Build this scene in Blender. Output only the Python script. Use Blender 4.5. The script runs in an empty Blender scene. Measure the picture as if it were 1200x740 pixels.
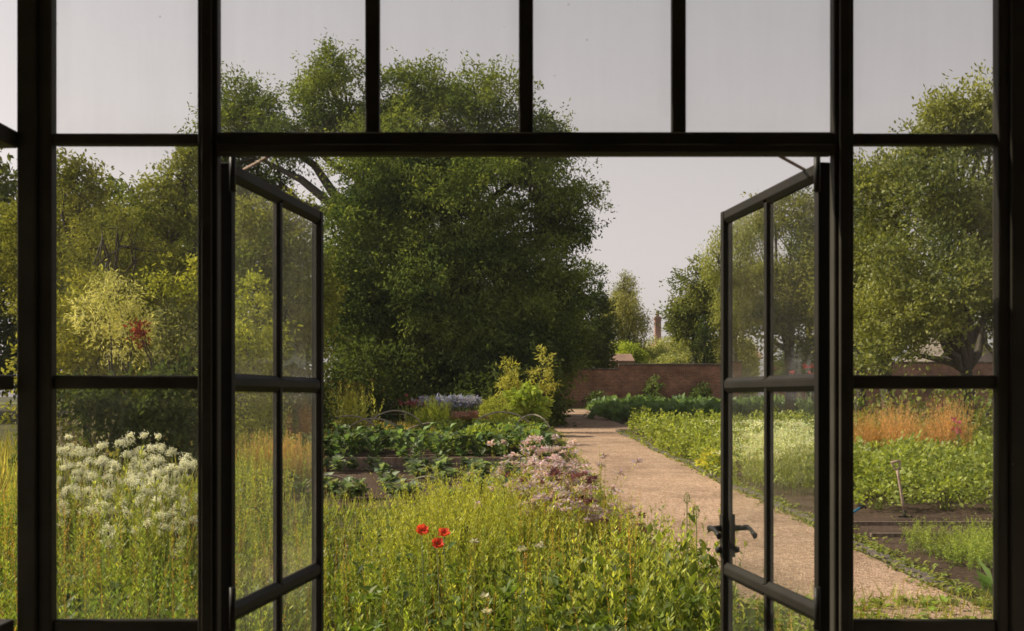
import bpy, bmesh, math
import numpy as np
from mathutils import Vector, Matrix

R = math.radians
PI = math.pi
SC = bpy.context.scene
COL = SC.collection
rng = np.random.default_rng(7)

# ------------------------------------------------------------------ camera model of the photograph
F, CX, HY, EYE = 1243.0, 600.0, 465.0, 1.9
SLOPE = 0.024
def gz(y):
    y = np.asarray(y, float)
    return np.where(y < 0, 0, np.where(y < 60, SLOPE * y, SLOPE * 60))
def gzf(y): return float(gz(y))
def at(px, py, Y):
    return np.array([(px - CX) / F * Y, Y, EYE + (HY - py) / F * Y])
def gy(py): return EYE * F / (py - HY + SLOPE * F)        # depth of the ground seen at row py
def gp(px, py):
    Y = gy(py); return np.array([(px - CX) / F * Y, Y, gzf(Y)])

# ------------------------------------------------------------------ materials
def mat(name):
    m = bpy.data.materials.new(name); m.use_nodes = True
    nt = m.node_tree; nt.nodes.clear()
    o = nt.nodes.new('ShaderNodeOutputMaterial')
    return m, nt, o
def N(nt, t, **kw):
    n = nt.nodes.new(t)
    for k, v in kw.items():
        if k in n.inputs: n.inputs[k].default_value = v
        else: setattr(n, k, v)
    return n
def ramp(nt, stops):
    r = nt.nodes.new('ShaderNodeValToRGB')
    e = r.color_ramp.elements
    while len(e) < len(stops): e.new(0.5)
    for i, (p, c) in enumerate(stops):
        e[i].position = p; e[i].color = (*c, 1) if len(c) == 3 else c
    return r

def leaf_mat(name, trans=0.35, gloss=0.05, rough=0.45, gain=1.0):
    m, nt, o = mat(name); L = nt.links.new
    a = N(nt, 'ShaderNodeAttribute', attribute_name='Col')
    oi = N(nt, 'ShaderNodeObjectInfo')
    mr = N(nt, 'ShaderNodeMapRange'); mr.inputs['To Min'].default_value = .82 * gain; mr.inputs['To Max'].default_value = 1.15 * gain
    L(oi.outputs['Random'], mr.inputs['Value'])
    mx = N(nt, 'ShaderNodeMix', data_type='RGBA', blend_type='MULTIPLY'); mx.inputs[0].default_value = 1
    L(a.outputs['Color'], mx.inputs[6]); L(mr.outputs[0], mx.inputs[7])
    d = N(nt, 'ShaderNodeBsdfDiffuse'); L(mx.outputs[2], d.inputs['Color'])
    t = N(nt, 'ShaderNodeBsdfTranslucent')
    tc = N(nt, 'ShaderNodeMix', data_type='RGBA', blend_type='MULTIPLY'); tc.inputs[0].default_value = 1
    L(mx.outputs[2], tc.inputs[6]); tc.inputs[7].default_value = (1.2, 1.18, .55, 1)
    L(tc.outputs[2], t.inputs['Color'])
    s = N(nt, 'ShaderNodeMixShader'); s.inputs[0].default_value = trans
    L(d.outputs[0], s.inputs[1]); L(t.outputs[0], s.inputs[2])
    if gloss > 0:
        g = N(nt, 'ShaderNodeBsdfGlossy'); g.inputs['Roughness'].default_value = rough
        g.inputs['Color'].default_value = (.9, .9, .8, 1)
        s2 = N(nt, 'ShaderNodeMixShader'); s2.inputs[0].default_value = gloss
        L(s.outputs[0], s2.inputs[1]); L(g.outputs[0], s2.inputs[2]); s = s2
    L(s.outputs[0], o.inputs[0])
    return m
M_LEAF = leaf_mat('leaf', .46, .03, .5, 2.5)
M_FAR = leaf_mat('leaf_far', .40, .0, .5, 2.65)
M_PETAL = leaf_mat('petal', .35, 0)

def bark_mat(name, c1, c2, scale=14):
    m, nt, o = mat(name); L = nt.links.new
    tc = N(nt, 'ShaderNodeTexCoord')
    mp = N(nt, 'ShaderNodeMapping'); mp.inputs['Scale'].default_value = (1, 1, .25); L(tc.outputs['Object'], mp.inputs[0])
    n = N(nt, 'ShaderNodeTexNoise', Scale=scale, Detail=6.0, Roughness=.65); L(mp.outputs[0], n.inputs['Vector'])
    r = ramp(nt, [(.3, c1), (.7, c2)]); L(n.outputs['Fac'], r.inputs[0])
    b = N(nt, 'ShaderNodeBsdfPrincipled', Roughness=.85); L(r.outputs[0], b.inputs['Base Color'])
    bp = N(nt, 'ShaderNodeBump', Strength=.6, Distance=.03); L(n.outputs['Fac'], bp.inputs['Height']); L(bp.outputs[0], b.inputs['Normal'])
    L(b.outputs[0], o.inputs[0]); return m
M_BARK = bark_mat('bark', (.03, .024, .018), (.12, .095, .07))
M_WOOD = bark_mat('weathered_wood', (.22, .18, .14), (.50, .43, .34), 20)
M_BOARD = bark_mat('bed_board', (.10, .07, .05), (.34, .25, .18), 20)
M_ASHWOOD = bark_mat('tool_wood', (.36, .24, .18), (.64, .48, .38), 25)

def paint_mat(name, col, rough=.42, chip=(.25, .2, .16), chip_at=.73):
    m, nt, o = mat(name); L = nt.links.new
    tc = N(nt, 'ShaderNodeTexCoord')
    n = N(nt, 'ShaderNodeTexNoise', Scale=38.0, Detail=5.0, Roughness=.7); L(tc.outputs['Object'], n.inputs['Vector'])
    n2 = N(nt, 'ShaderNodeTexNoise', Scale=5.0, Detail=4.0); L(tc.outputs['Object'], n2.inputs['Vector'])
    r = ramp(nt, [(chip_at, (0, 0, 0)), (chip_at + .03, (1, 1, 1))]); L(n.outputs['Fac'], r.inputs[0])
    r2 = ramp(nt, [(.3, tuple(c * .7 for c in col)), (.75, tuple(c * 1.5 for c in col))]); L(n2.outputs['Fac'], r2.inputs[0])
    mx = N(nt, 'ShaderNodeMix', data_type='RGBA'); L(r.outputs[0], mx.inputs[0]); L(r2.outputs[0], mx.inputs[6]); mx.inputs[7].default_value = (*chip, 1)
    b = N(nt, 'ShaderNodeBsdfPrincipled', Roughness=rough); L(mx.outputs[2], b.inputs['Base Color'])
    b.inputs['Specular IOR Level'].default_value = .22
    rr = N(nt, 'ShaderNodeMapRange'); rr.inputs['To Min'].default_value = rough - .12; rr.inputs['To Max'].default_value = rough + .25
    L(n2.outputs['Fac'], rr.inputs['Value']); L(rr.outputs[0], b.inputs['Roughness'])
    bp = N(nt, 'ShaderNodeBump', Strength=.25, Distance=.002); L(n.outputs['Fac'], bp.inputs['Height']); L(bp.outputs[0], b.inputs['Normal'])
    L(b.outputs[0], o.inputs[0]); return m
M_FRAME = paint_mat('black_brown_paint', (.055, .049, .039), .5, (.30, .26, .21), .70)
M_DOOR = paint_mat('door_paint', (.020, .017, .013), .55)
M_IRON = paint_mat('dark_iron', (.03, .028, .027), .38, (.1, .08, .07))
M_BLUE = paint_mat('blue_handle', (.05, .22, .36), .5, (.3, .35, .4), .8)
M_PLASTER = paint_mat('room_plaster', (.62, .58, .52), .8, (.25, .24, .2), .9)
M_FLOOR = paint_mat('room_floor', (.36, .30, .25), .6, (.1, .08, .06), .9)

def glass_mat():
    m, nt, o = mat('window_glass'); L = nt.links.new
    lw = N(nt, 'ShaderNodeLayerWeight'); lw.inputs['Blend'].default_value = .5
    p = N(nt, 'ShaderNodeMath', operation='POWER'); L(lw.outputs['Facing'], p.inputs[0]); p.inputs[1].default_value = 5
    f = N(nt, 'ShaderNodeMath', operation='MULTIPLY_ADD'); L(p.outputs[0], f.inputs[0]); f.inputs[1].default_value = .9; f.inputs[2].default_value = .05
    t = N(nt, 'ShaderNodeBsdfTransparent'); t.inputs[0].default_value = (.975, .975, .965, 1)
    tc = N(nt, 'ShaderNodeTexCoord')
    wv = N(nt, 'ShaderNodeTexNoise', Scale=9.0, Detail=1.0); L(tc.outputs['Object'], wv.inputs['Vector'])
    bp = N(nt, 'ShaderNodeBump', Strength=.05, Distance=.02); L(wv.outputs['Fac'], bp.inputs['Height'])
    g = N(nt, 'ShaderNodeBsdfGlossy'); g.inputs['Roughness'].default_value = .03; L(bp.outputs[0], g.inputs['Normal'])
    s = N(nt, 'ShaderNodeMixShader'); L(f.outputs[0], s.inputs[0]); L(t.outputs[0], s.inputs[1]); L(g.outputs[0], s.inputs[2])
    # dust film: vertical rain streaks, specks, and more dirt towards the edges (UV)
    mp = N(nt, 'ShaderNodeMapping'); mp.inputs['Scale'].default_value = (34, 34, 2.2); L(tc.outputs['Object'], mp.inputs[0])
    n1 = N(nt, 'ShaderNodeTexNoise', Scale=1.0, Detail=5.0, Roughness=.65); L(mp.outputs[0], n1.inputs['Vector'])
    n2 = N(nt, 'ShaderNodeTexNoise', Scale=6.0, Detail=6.0, Roughness=.7); L(tc.outputs['Object'], n2.inputs['Vector'])
    mul = N(nt, 'ShaderNodeMath', operation='MULTIPLY'); L(n1.outputs['Fac'], mul.inputs[0]); L(n2.outputs['Fac'], mul.inputs[1])
    uv = N(nt, 'ShaderNodeSeparateXYZ'); L(tc.outputs['UV'], uv.inputs[0])
    def edge(out):
        a = N(nt, 'ShaderNodeMath', operation='SUBTRACT'); L(out, a.inputs[0]); a.inputs[1].default_value = .5
        b = N(nt, 'ShaderNodeMath', operation='ABSOLUTE'); L(a.outputs[0], b.inputs[0])
        c = N(nt, 'ShaderNodeMapRange'); c.inputs['From Min'].default_value = .36; c.inputs['From Max'].default_value = .5; L(b.outputs[0], c.inputs['Value'])
        c.interpolation_type = 'SMOOTHSTEP'
        return c
    ex, ey = edge(uv.outputs[0]), edge(uv.outputs[1])
    mxe = N(nt, 'ShaderNodeMath', operation='MAXIMUM'); L(ex.outputs[0], mxe.inputs[0]); L(ey.outputs[0], mxe.inputs[1])
    en = N(nt, 'ShaderNodeMath', operation='MULTIPLY'); L(mxe.outputs[0], en.inputs[0]); L(n2.outputs['Fac'], en.inputs[1])
    d1 = N(nt, 'ShaderNodeMath', operation='MULTIPLY_ADD'); L(en.outputs[0], d1.inputs[0]); d1.inputs[1].default_value = .10
    d0 = N(nt, 'ShaderNodeMath', operation='MULTIPLY'); L(mul.outputs[0], d0.inputs[0]); d0.inputs[1].default_value = .17
    L(d0.outputs[0], d1.inputs[2])
    vo = N(nt, 'ShaderNodeTexVoronoi', Scale=17.0); L(tc.outputs['Object'], vo.inputs['Vector'])
    sp = N(nt, 'ShaderNodeMath', operation='LESS_THAN'); L(vo.outputs['Distance'], sp.inputs[0]); sp.inputs[1].default_value = .045
    sm = N(nt, 'ShaderNodeMath', operation='MULTIPLY_ADD'); L(sp.outputs[0], sm.inputs[0]); sm.inputs[1].default_value = .25; L(d1.outputs[0], sm.inputs[2])
    dd = N(nt, 'ShaderNodeBsdfDiffuse'); dd.inputs[0].default_value = (.42, .40, .36, 1)
    dt = N(nt, 'ShaderNodeBsdfTranslucent'); dt.inputs[0].default_value = (.42, .40, .36, 1)
    dm = N(nt, 'ShaderNodeMixShader'); dm.inputs[0].default_value = .5; L(dd.outputs[0], dm.inputs[1]); L(dt.outputs[0], dm.inputs[2])
    s2 = N(nt, 'ShaderNodeMixShader'); gr = N(nt, 'ShaderNodeMath', operation='MULTIPLY_ADD'); L(p.outputs[0], gr.inputs[0]); gr.inputs[1].default_value = 5.0; gr.inputs[2].default_value = 1.0
    sg = N(nt, 'ShaderNodeMath', operation='MULTIPLY'); sg.use_clamp = True; L(sm.outputs[0], sg.inputs[0]); L(gr.outputs[0], sg.inputs[1]); L(sg.outputs[0], s2.inputs[0]); L(s.outputs[0], s2.inputs[1]); L(dm.outputs[0], s2.inputs[2])
    L(s2.outputs[0], o.inputs[0]); return m
M_GLASS = glass_mat()

def brick_mat(name, c1, c2, mortar, sw=(.225, .075)):
    m, nt, o = mat(name); L = nt.links.new
    tc = N(nt, 'ShaderNodeTexCoord')
    mp = N(nt, 'ShaderNodeMapping'); mp.inputs['Rotation'].default_value = (R(90), 0, 0); L(tc.outputs['Object'], mp.inputs[0])
    b = N(nt, 'ShaderNodeTexBrick'); L(mp.outputs[0], b.inputs['Vector'])
    b.inputs['Scale'].default_value = 1; b.inputs['Brick Width'].default_value = sw[0]; b.inputs['Row Height'].default_value = sw[1]
    b.inputs['Mortar Size'].default_value = .008; b.inputs['Color1'].default_value = (*c1, 1); b.inputs['Color2'].default_value = (*c2, 1); b.inputs['Mortar'].default_value = (*mortar, 1)
    n = N(nt, 'ShaderNodeTexNoise', Scale=.9, Detail=7.0, Roughness=.7); L(tc.outputs['Object'], n.inputs['Vector'])
    r = ramp(nt, [(.3, (.42, .40, .38)), (.5, (1, 1, 1)), (.68, (1.5, 1.5, 1.55))]); L(n.outputs['Fac'], r.inputs[0])
    mx = N(nt, 'ShaderNodeMix', data_type='RGBA', blend_type='MULTIPLY'); mx.inputs[0].default_value = 1; L(b.outputs['Color'], mx.inputs[6]); L(r.outputs[0], mx.inputs[7])
    p = N(nt, 'ShaderNodeBsdfPrincipled', Roughness=.9); L(mx.outputs[2], p.inputs['Base Color'])
    bp = N(nt, 'ShaderNodeBump', Strength=.6, Distance=.02); L(b.outputs['Fac'], bp.inputs['Height']); bp.invert = True; L(bp.outputs[0], p.inputs['Normal'])
    L(p.outputs[0], o.inputs[0]); return m
M_BRICK = brick_mat('old_red_brick', (.42, .18, .11), (.27, .115, .075), (.42, .34, .27))
M_BRICK2 = brick_mat('warm_brick', (.34, .19, .14), (.28, .15, .11), (.36, .29, .24))

def noise_mat(name, stops, scale, detail=8, rough=.95, bump=.4, bd=.02, coord='Object', scale2=None, vary=.35):
    m, nt, o = mat(name); L = nt.links.new
    tc = N(nt, 'ShaderNodeTexCoord')
    n = N(nt, 'ShaderNodeTexNoise', Scale=float(scale), Detail=float(detail), Roughness=.7); L(tc.outputs[coord], n.inputs['Vector'])
    r = ramp(nt, stops); L(n.outputs['Fac'], r.inputs[0])
    n2 = N(nt, 'ShaderNodeTexNoise', Scale=float(scale2 or scale / 12), Detail=4.0); L(tc.outputs[coord], n2.inputs['Vector'])
    mr = N(nt, 'ShaderNodeMapRange'); mr.inputs['From Min'].default_value = .3; mr.inputs['From Max'].default_value = .7
    mr.inputs['To Min'].default_value = 1 - vary; mr.inputs['To Max'].default_value = 1 + vary; L(n2.outputs['Fac'], mr.inputs['Value'])
    mx = N(nt, 'ShaderNodeMix', data_type='RGBA', blend_type='MULTIPLY'); mx.inputs[0].default_value = 1; L(r.outputs[0], mx.inputs[6]); L(mr.outputs[0], mx.inputs[7])
    p = N(nt, 'ShaderNodeBsdfPrincipled', Roughness=rough); L(mx.outputs[2], p.inputs['Base Color']); p.inputs['Specular IOR Level'].default_value = .2
    bp = N(nt, 'ShaderNodeBump', Strength=bump, Distance=bd); L(n.outputs['Fac'], bp.inputs['Height']); L(bp.outputs[0], p.inputs['Normal'])
    L(p.outputs[0], o.inputs[0]); return m
M_GROUND = noise_mat('ground', [(.3, (.035, .035, .014)), (.55, (.085, .08, .028)), (.75, (.16, .13, .05))], 9, scale2=.4)
M_SOIL = noise_mat('soil', [(.3, (.05, .03, .02)), (.55, (.13, .085, .06)), (.75, (.25, .175, .13))], 22, bump=1, bd=.05)
M_LAWN = noise_mat('lawn', [(.3, (.14, .12, .035)), (.6, (.26, .21, .07)), (.8, (.36, .29, .12))], 30, scale2=.7)
M_STONE = noise_mat('coping_stone', [(.3, (.10, .08, .065)), (.7, (.26, .21, .175))], 9)
M_SLATE = noise_mat('slate', [(.3, (.12, .10, .085)), (.7, (.30, .25, .21))], 25)
M_TILE = noise_mat('clay_tile', [(.3, (.26, .15, .11)), (.7, (.42, .28, .22))], 7)
M_RENDER = noise_mat('pale_render', [(.3, (.34, .27, .23)), (.7, (.5, .42, .37))], 4)

def gravel_mat():
    m, nt, o = mat('gravel'); L = nt.links.new
    tc = N(nt, 'ShaderNodeTexCoord')
    v = N(nt, 'ShaderNodeTexVoronoi', Scale=48.0); L(tc.outputs['Object'], v.inputs['Vector'])
    n = N(nt, 'ShaderNodeTexNoise', Scale=.8, Detail=6.0, Roughness=.6); L(tc.outputs['Object'], n.inputs['Vector'])
    n3 = N(nt, 'ShaderNodeTexNoise', Scale=14.0, Detail=5.0, Roughness=.7); L(tc.outputs['Object'], n3.inputs['Vector'])
    sx = N(nt, 'ShaderNodeSeparateColor'); L(v.outputs['Color'], sx.inputs[0])
    r = ramp(nt, [(0, (.30, .19, .125)), (.5, (.50, .335, .23)), (1, (.69, .49, .36))]); L(sx.outputs[0], r.inputs[0])
    r2 = ramp(nt, [(.3, (.62, .59, .56)), (.5, (1, 1, 1)), (.7, (1.18, 1.15, 1.13))]); L(n.outputs['Fac'], r2.inputs[0])  # broad patches: worn tracks plus dappled shade put into the gravel colour
    r3 = ramp(nt, [(.3, (.7, .7, .7)), (.6, (1.1, 1.1, 1.1))]); L(n3.outputs['Fac'], r3.inputs[0])
    mx = N(nt, 'ShaderNodeMix', data_type='RGBA', blend_type='MULTIPLY'); mx.inputs[0].default_value = 1; L(r.outputs[0], mx.inputs[6]); L(r2.outputs[0], mx.inputs[7])
    mx2 = N(nt, 'ShaderNodeMix', data_type='RGBA', blend_type='MULTIPLY'); mx2.inputs[0].default_value = 1; L(mx.outputs[2], mx2.inputs[6]); L(r3.outputs[0], mx2.inputs[7])
    p = N(nt, 'ShaderNodeBsdfPrincipled', Roughness=.95); L(mx2.outputs[2], p.inputs['Base Color']); p.inputs['Specular IOR Level'].default_value = .2
    bp = N(nt, 'ShaderNodeBump', Strength=.8, Distance=.015); L(v.outputs['Distance'], bp.inputs['Height']); L(bp.outputs[0], p.inputs['Normal'])
    L(p.outputs[0], o.inputs[0]); return m
M_GRAVEL = gravel_mat()

# ------------------------------------------------------------------ objects
def tag(o, label=None, cat=None, group=None, kind=None):
    if label: o['label'] = label
    if cat: o['category'] = cat
    if group: o['group'] = group
    if kind: o['kind'] = kind
    return o
def empty(name, loc, label, cat, group=None, rz=0):
    o = bpy.data.objects.new(name, None); COL.objects.link(o)
    o.location = Vector([float(v) for v in loc]); o.rotation_euler = (0, 0, rz); o.empty_display_size = .1
    return tag(o, label, cat, group)
def link(name, me, parent=None, loc=None):
    o = bpy.data.objects.new(name, me); COL.objects.link(o)
    if parent is not None: o.parent = parent
    if loc is not None: o.location = Vector([float(v) for v in loc])
    return o
def copy_tree(o, parent=None):
    c = o.copy(); COL.objects.link(c); c.parent = parent
    for ch in list(o.children): copy_tree(ch, c)
    return c

class Solid:
    """boxes, prisms and tubes collected into one mesh"""
    def __init__(s): s.bm = bmesh.new()
    def box(s, x0, x1, y0, y1, z0, z1, bevel=0):
        g = bmesh.ops.create_cube(s.bm, size=1)
        vs = g['verts']
        for v in vs:
            v.co = Vector(((x0 + x1) / 2 + v.co.x * (x1 - x0), (y0 + y1) / 2 + v.co.y * (y1 - y0), (z0 + z1) / 2 + v.co.z * (z1 - z0)))
        if bevel:
            es = list({e for v in vs for e in v.link_edges})
            bmesh.ops.bevel(s.bm, geom=es, offset=bevel, segments=2, affect='EDGES', profile=.5)
        return s
    def tube(s, pts, rad, n=8, flat=(1, 1), caps=True):
        pts = [Vector([float(c) for c in p]) for p in pts]
        rad = rad if hasattr(rad, '__len__') else [rad] * len(pts)
        rings = []
        ref = None
        for i, p in enumerate(pts):
            d = (pts[min(i + 1, len(pts) - 1)] - pts[max(i - 1, 0)]).normalized()
            if ref is None:
                ref = Vector((0, 0, 1)) if abs(d.z) < .9 else Vector((1, 0, 0))
            a = (ref - d * ref.dot(d)).normalized(); ref = a
            b = d.cross(a)
            rings.append([s.bm.verts.new(p + a * math.cos(2 * PI * k / n) * rad[i] * flat[0] + b * math.sin(2 * PI * k / n) * rad[i] * flat[1]) for k in range(n)])
        for i in range(len(rings) - 1):
            for k in range(n):
                f = s.bm.faces.new((rings[i][k], rings[i][(k + 1) % n], rings[i + 1][(k + 1) % n], rings[i + 1][k])); f.smooth = True
        if caps:
            s.bm.faces.new(rings[0][::-1]); s.bm.faces.new(rings[-1])
        return s
    def poly(s, vs, faces):
        bv = [s.bm.verts.new([float(c) for c in v]) for v in vs]
        for f in faces: s.bm.faces.new([bv[i] for i in f])
        return s
    def build(s, name, m, parent=None, loc=None):
        bmesh.ops.recalc_face_normals(s.bm, faces=s.bm.faces)
        me = bpy.data.meshes.new(name); s.bm.to_mesh(me); s.bm.free(); me.materials.append(m)
        return link(name, me, parent, loc)

def norm(v): return v / np.maximum(np.linalg.norm(v, axis=-1, keepdims=True), 1e-9)
def rand_unit(n): return norm(rng.normal(size=(n, 3)))

class Cloud:
    """many small leaf faces and stems as one quad mesh with a colour per vertex"""
    def __init__(s): s.V = []; s.Fq = []; s.C = []; s.n = 0
    def add(s, v, f, c):
        s.V.append(v); s.Fq.append(f + s.n); s.C.append(c); s.n += len(v)
    def leaves(s, P, D, L, W, C, up=.6, fold=.0, droop=0.):
        n = len(P)
        if n == 0: return
        L = np.broadcast_to(L, (n,))[:, None]; W = np.broadcast_to(W, (n,))[:, None]; C = np.broadcast_to(C, (n, 3))
        U = norm(rand_unit(n) + np.array([0, 0, 1.]) * up)
        S = norm(np.cross(D, U)); Nn = norm(np.cross(S, D))
        mid = P + D * L * .5; tip = P + D * L - np.array([0, 0, 1.]) * L * droop
        if fold:
            V = np.stack([P, mid + S * W * .5 + Nn * W * fold, tip, mid - S * W * .5 + Nn * W * fold, mid], 1).reshape(-1, 3)
            b = np.arange(n)[:, None] * 5
            Q = np.concatenate([b + np.array([0, 4, 2, 1]), b + np.array([0, 3, 2, 4])], 0)
            s.add(V, Q, np.repeat(C, 5, 0))
        else:
            V = np.stack([P, mid + S * W * .5, tip, mid - S * W * .5], 1).reshape(-1, 3)
            s.add(V, np.arange(n)[:, None] * 4 + np.arange(4), np.repeat(C, 4, 0))
    def sticks(s, A, B, ra, rb, C, k=3):
        n = len(A)
        if n == 0: return
        ra = np.broadcast_to(ra, (n,))[:, None]; rb = np.broadcast_to(rb, (n,))[:, None]; C = np.broadcast_to(C, (n, 3))
        D = norm(B - A); T = np.where(np.abs(D[:, 2:3]) < .9, np.array([[0, 0, 1.]]), np.array([[1., 0, 0]]))
        X = norm(np.cross(D, T)); Y = np.cross(D, X)
        rows = []
        for j in range(k):
            a = 2 * PI * j / k; o = X * math.cos(a) + Y * math.sin(a)
            rows.append(A + o * ra)
        for j in range(k):
            a = 2 * PI * j / k; o = X * math.cos(a) + Y * math.sin(a)
            rows.append(B + o * rb)
        V = np.stack(rows, 1).reshape(-1, 3); b = np.arange(n)[:, None] * (2 * k)
        Q = np.concatenate([b + np.array([j, (j + 1) % k, k + (j + 1) % k, k + j]) for j in range(k)], 0)
        s.add(V, Q, np.repeat(C, 2 * k, 0))
    def mesh(s, name, m, smooth=False):
        V = np.concatenate(s.V).astype(np.float32); Q = np.concatenate(s.Fq).astype(np.int32); C = np.concatenate(s.C).astype(np.float32) * (np.array([.98, 1.02, .97], np.float32) if m is not M_PETAL else 1)
        me = bpy.data.meshes.new(name)
        me.vertices.add(len(V)); me.vertices.foreach_set('co', V.ravel())
        me.loops.add(Q.size); me.loops.foreach_set('vertex_index', Q.ravel())
        me.polygons.add(len(Q)); me.polygons.foreach_set('loop_start', np.arange(0, Q.size, 4, dtype=np.int32))
        me.update(calc_edges=True)
        a = me.color_attributes.new('Col', 'FLOAT_COLOR', 'POINT')
        a.data.foreach_set('color', np.concatenate([np.clip(C, 0, 1), np.ones((len(C), 1), np.float32)], 1).ravel())
        if smooth: me.polygons.foreach_set('use_smooth', np.ones(len(Q), bool))
        me.materials.append(m); return me
    def build(s, name, m, parent=None, loc=None, smooth=False):
        return link(name, s.mesh(name, m, smooth), parent, loc)

_ph = np.random.default_rng(3).uniform(0, 6.28, (3, 6)); _fr = np.random.default_rng(4).normal(size=(6, 3))
def vnoise(p, f=1.0, seed=0):
    """cheap smooth noise about -1..1"""
    p = np.asarray(p) * f + seed * 7.3
    t = np.zeros(p.shape[:-1])
    for i in range(6):
        t = t + np.sin(p @ (_fr[i] * (1 + .35 * i)) + _ph[0, i]) * (1 / (1 + .25 * i))
    return t / 2.4
def shade(col, n, var=.22, hue=.08):
    c = np.array(col)[None] * (1 + rng.normal(0, var, (n, 1))) * (1 + rng.normal(0, hue, (n, 3)))
    return np.clip(c, .004, .95)

# ------------------------------------------------------------------ trees and shrubs
def crown_cloud(lobes, dens, tuft_r, nleaf, LL, LW, col, col2, gap=-.35, droop=.25, seed=0, shell=.45, freq=.9, hang=0, up=.6, sub=0, gap_low=None, spray=None):
    cl = Cloud(); tips = []
    if sub:
        full = []
        for c, r in lobes:
            c = np.array(c, float); r = np.array(r, float); full.append((c, r * .74))
            d = rand_unit(sub); d[:, 2] = d[:, 2] * .9 + .1
            for q in d: full.append((c + q * r * rng.uniform(.62, .8), r * rng.uniform(.22, .46)))
        lobes = full
    lob = np.array([list(c) + list(r) for c, r in lobes], float)
    for i, l in enumerate(lob):
        c, r = l[:3], l[3:]
        area = 4 * PI * ((r[0] * r[1]) ** 1.6 / 3 + (r[0] * r[2]) ** 1.6 / 3 + (r[1] * r[2]) ** 1.6 / 3) ** (1 / 1.6)
        n = int(dens * area)
        if n < 4: n = 4
        d = rand_unit(n)
        rr = (1 - shell * rng.random(n) ** 1.6) * (1 + .16 * vnoise(d * 3, 1, seed + i))
        p = c + d * r * rr[:, None]
        k = vnoise(p, freq, seed) + .5 * vnoise(p, freq * 2.3, seed + 3)
        ok = k > gap
        if gap_low is not None:
            zl, zh = gap_low[1:]; ok = k > gap_low[0] + (gap - gap_low[0]) * np.clip((p[:, 2] - zl) / (zh - zl), 0, 1)
        for j, m in enumerate(lob):
            if j != i:
                ok &= (((p - m[:3]) / m[3:]) ** 2).sum(1) > .35
        p, d = p[ok], d[ok]
        n = len(p)
        if n == 0: continue
        tips.append(p)
        tone = np.clip(.5 + .35 * vnoise(p, freq * .8, seed + 5) + rng.normal(0, .18, n), 0, 1)
        tc = np.array(col)[None] * (1 - tone[:, None]) + np.array(col2)[None] * tone[:, None]
        P = np.repeat(p, nleaf, 0) + np.clip(rng.normal(size=(n * nleaf, 3)), -1.5, 1.5) * tuft_r * (.55 if spray != 0 else 1) * np.array([1, 1, .75])
        if spray != 0:      # leaves strung along a short drooping twig
            tw = norm(d * .7 + rand_unit(n) * .8 + np.array([0, 0, -droop * .6])) * ((spray or 2.2 * tuft_r) * rng.uniform(.5, 1.4, (n, 1)))
            P = P + np.repeat(tw, nleaf, 0) * rng.uniform(-.25, 1, (n * nleaf, 1))
        if hang:
            P[:, 2] -= rng.random(n * nleaf) * hang
        D = norm(np.repeat(d, nleaf, 0) * .6 + rand_unit(n * nleaf) * .9 + np.array([0, 0, -droop]))
        C = np.repeat(tc, nleaf, 0) * (1 + rng.normal(0, .2, (n * nleaf, 1)))
        C = np.clip(C, .004, .9)
        cl.leaves(P, D, LL * rng.uniform(.7, 1.3, n * nleaf), LW * rng.uniform(.7, 1.3, n * nleaf), C, up=up)
    return cl, np.concatenate(tips)

def trunk_mesh(base, lobes, tips, r0, fork_z, nbranch=60, seed=0):
    s = Solid(); base = np.array(base, float)
    big = np.array([0, 0, 0.]); w = 0
    for c, r in lobes:
        big += np.array(c) * r[0]; w += r[0]
    ctr = big / w
    fork = np.array([base[0] * .8 + ctr[0] * .2, base[1], fork_z])
    pts = [base + [0, 0, -.15], base + [0, 0, .12], base * .6 + fork * .4 + [r0 * .3, 0, 0], fork]
    s.tube(pts, [r0 * 1.5, r0 * 1.15, r0 * .95, r0 * .85], 10)
    for c, r in lobes:
        c = np.array(c, float); m = fork * .5 + c * .5 + [0, 0, .12 * np.linalg.norm(c - fork)] + rng.normal(0, .08, 3) * r[0]
        ln_ = np.linalg.norm(c - fork); k_ = 8; tt = np.linspace(0, 1, k_)[:, None]
        st_ = fork - np.array([0, 0, r0 * .3])
        path = (1 - tt) ** 2 * st_ + 2 * tt * (1 - tt) * m + tt ** 2 * c
        path[1:-1] += rng.normal(0, .022 * ln_, (k_ - 2, 3))
        s.tube(path, list(r0 * (.55 * (1 - tt[:, 0]) ** 1.2 + .08)), 7)
        d = ((tips - c) ** 2).sum(1)
        near = np.argsort(d)[: max(20, len(d) // max(1, len(lobes)))]
        for t in tips[rng.choice(near, min(len(near), max(3, nbranch // len(lobes))), replace=False)]:
            a = c * .7 + m * .3 if rng.random() < .5 else c
            q = a * .5 + t * .5 + rng.normal(0, .06, 3) * r[0]
            s.tube([a, q, t], [r0 * .16, r0 * .09, r0 * .03], 5, caps=False)
    return s

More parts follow.
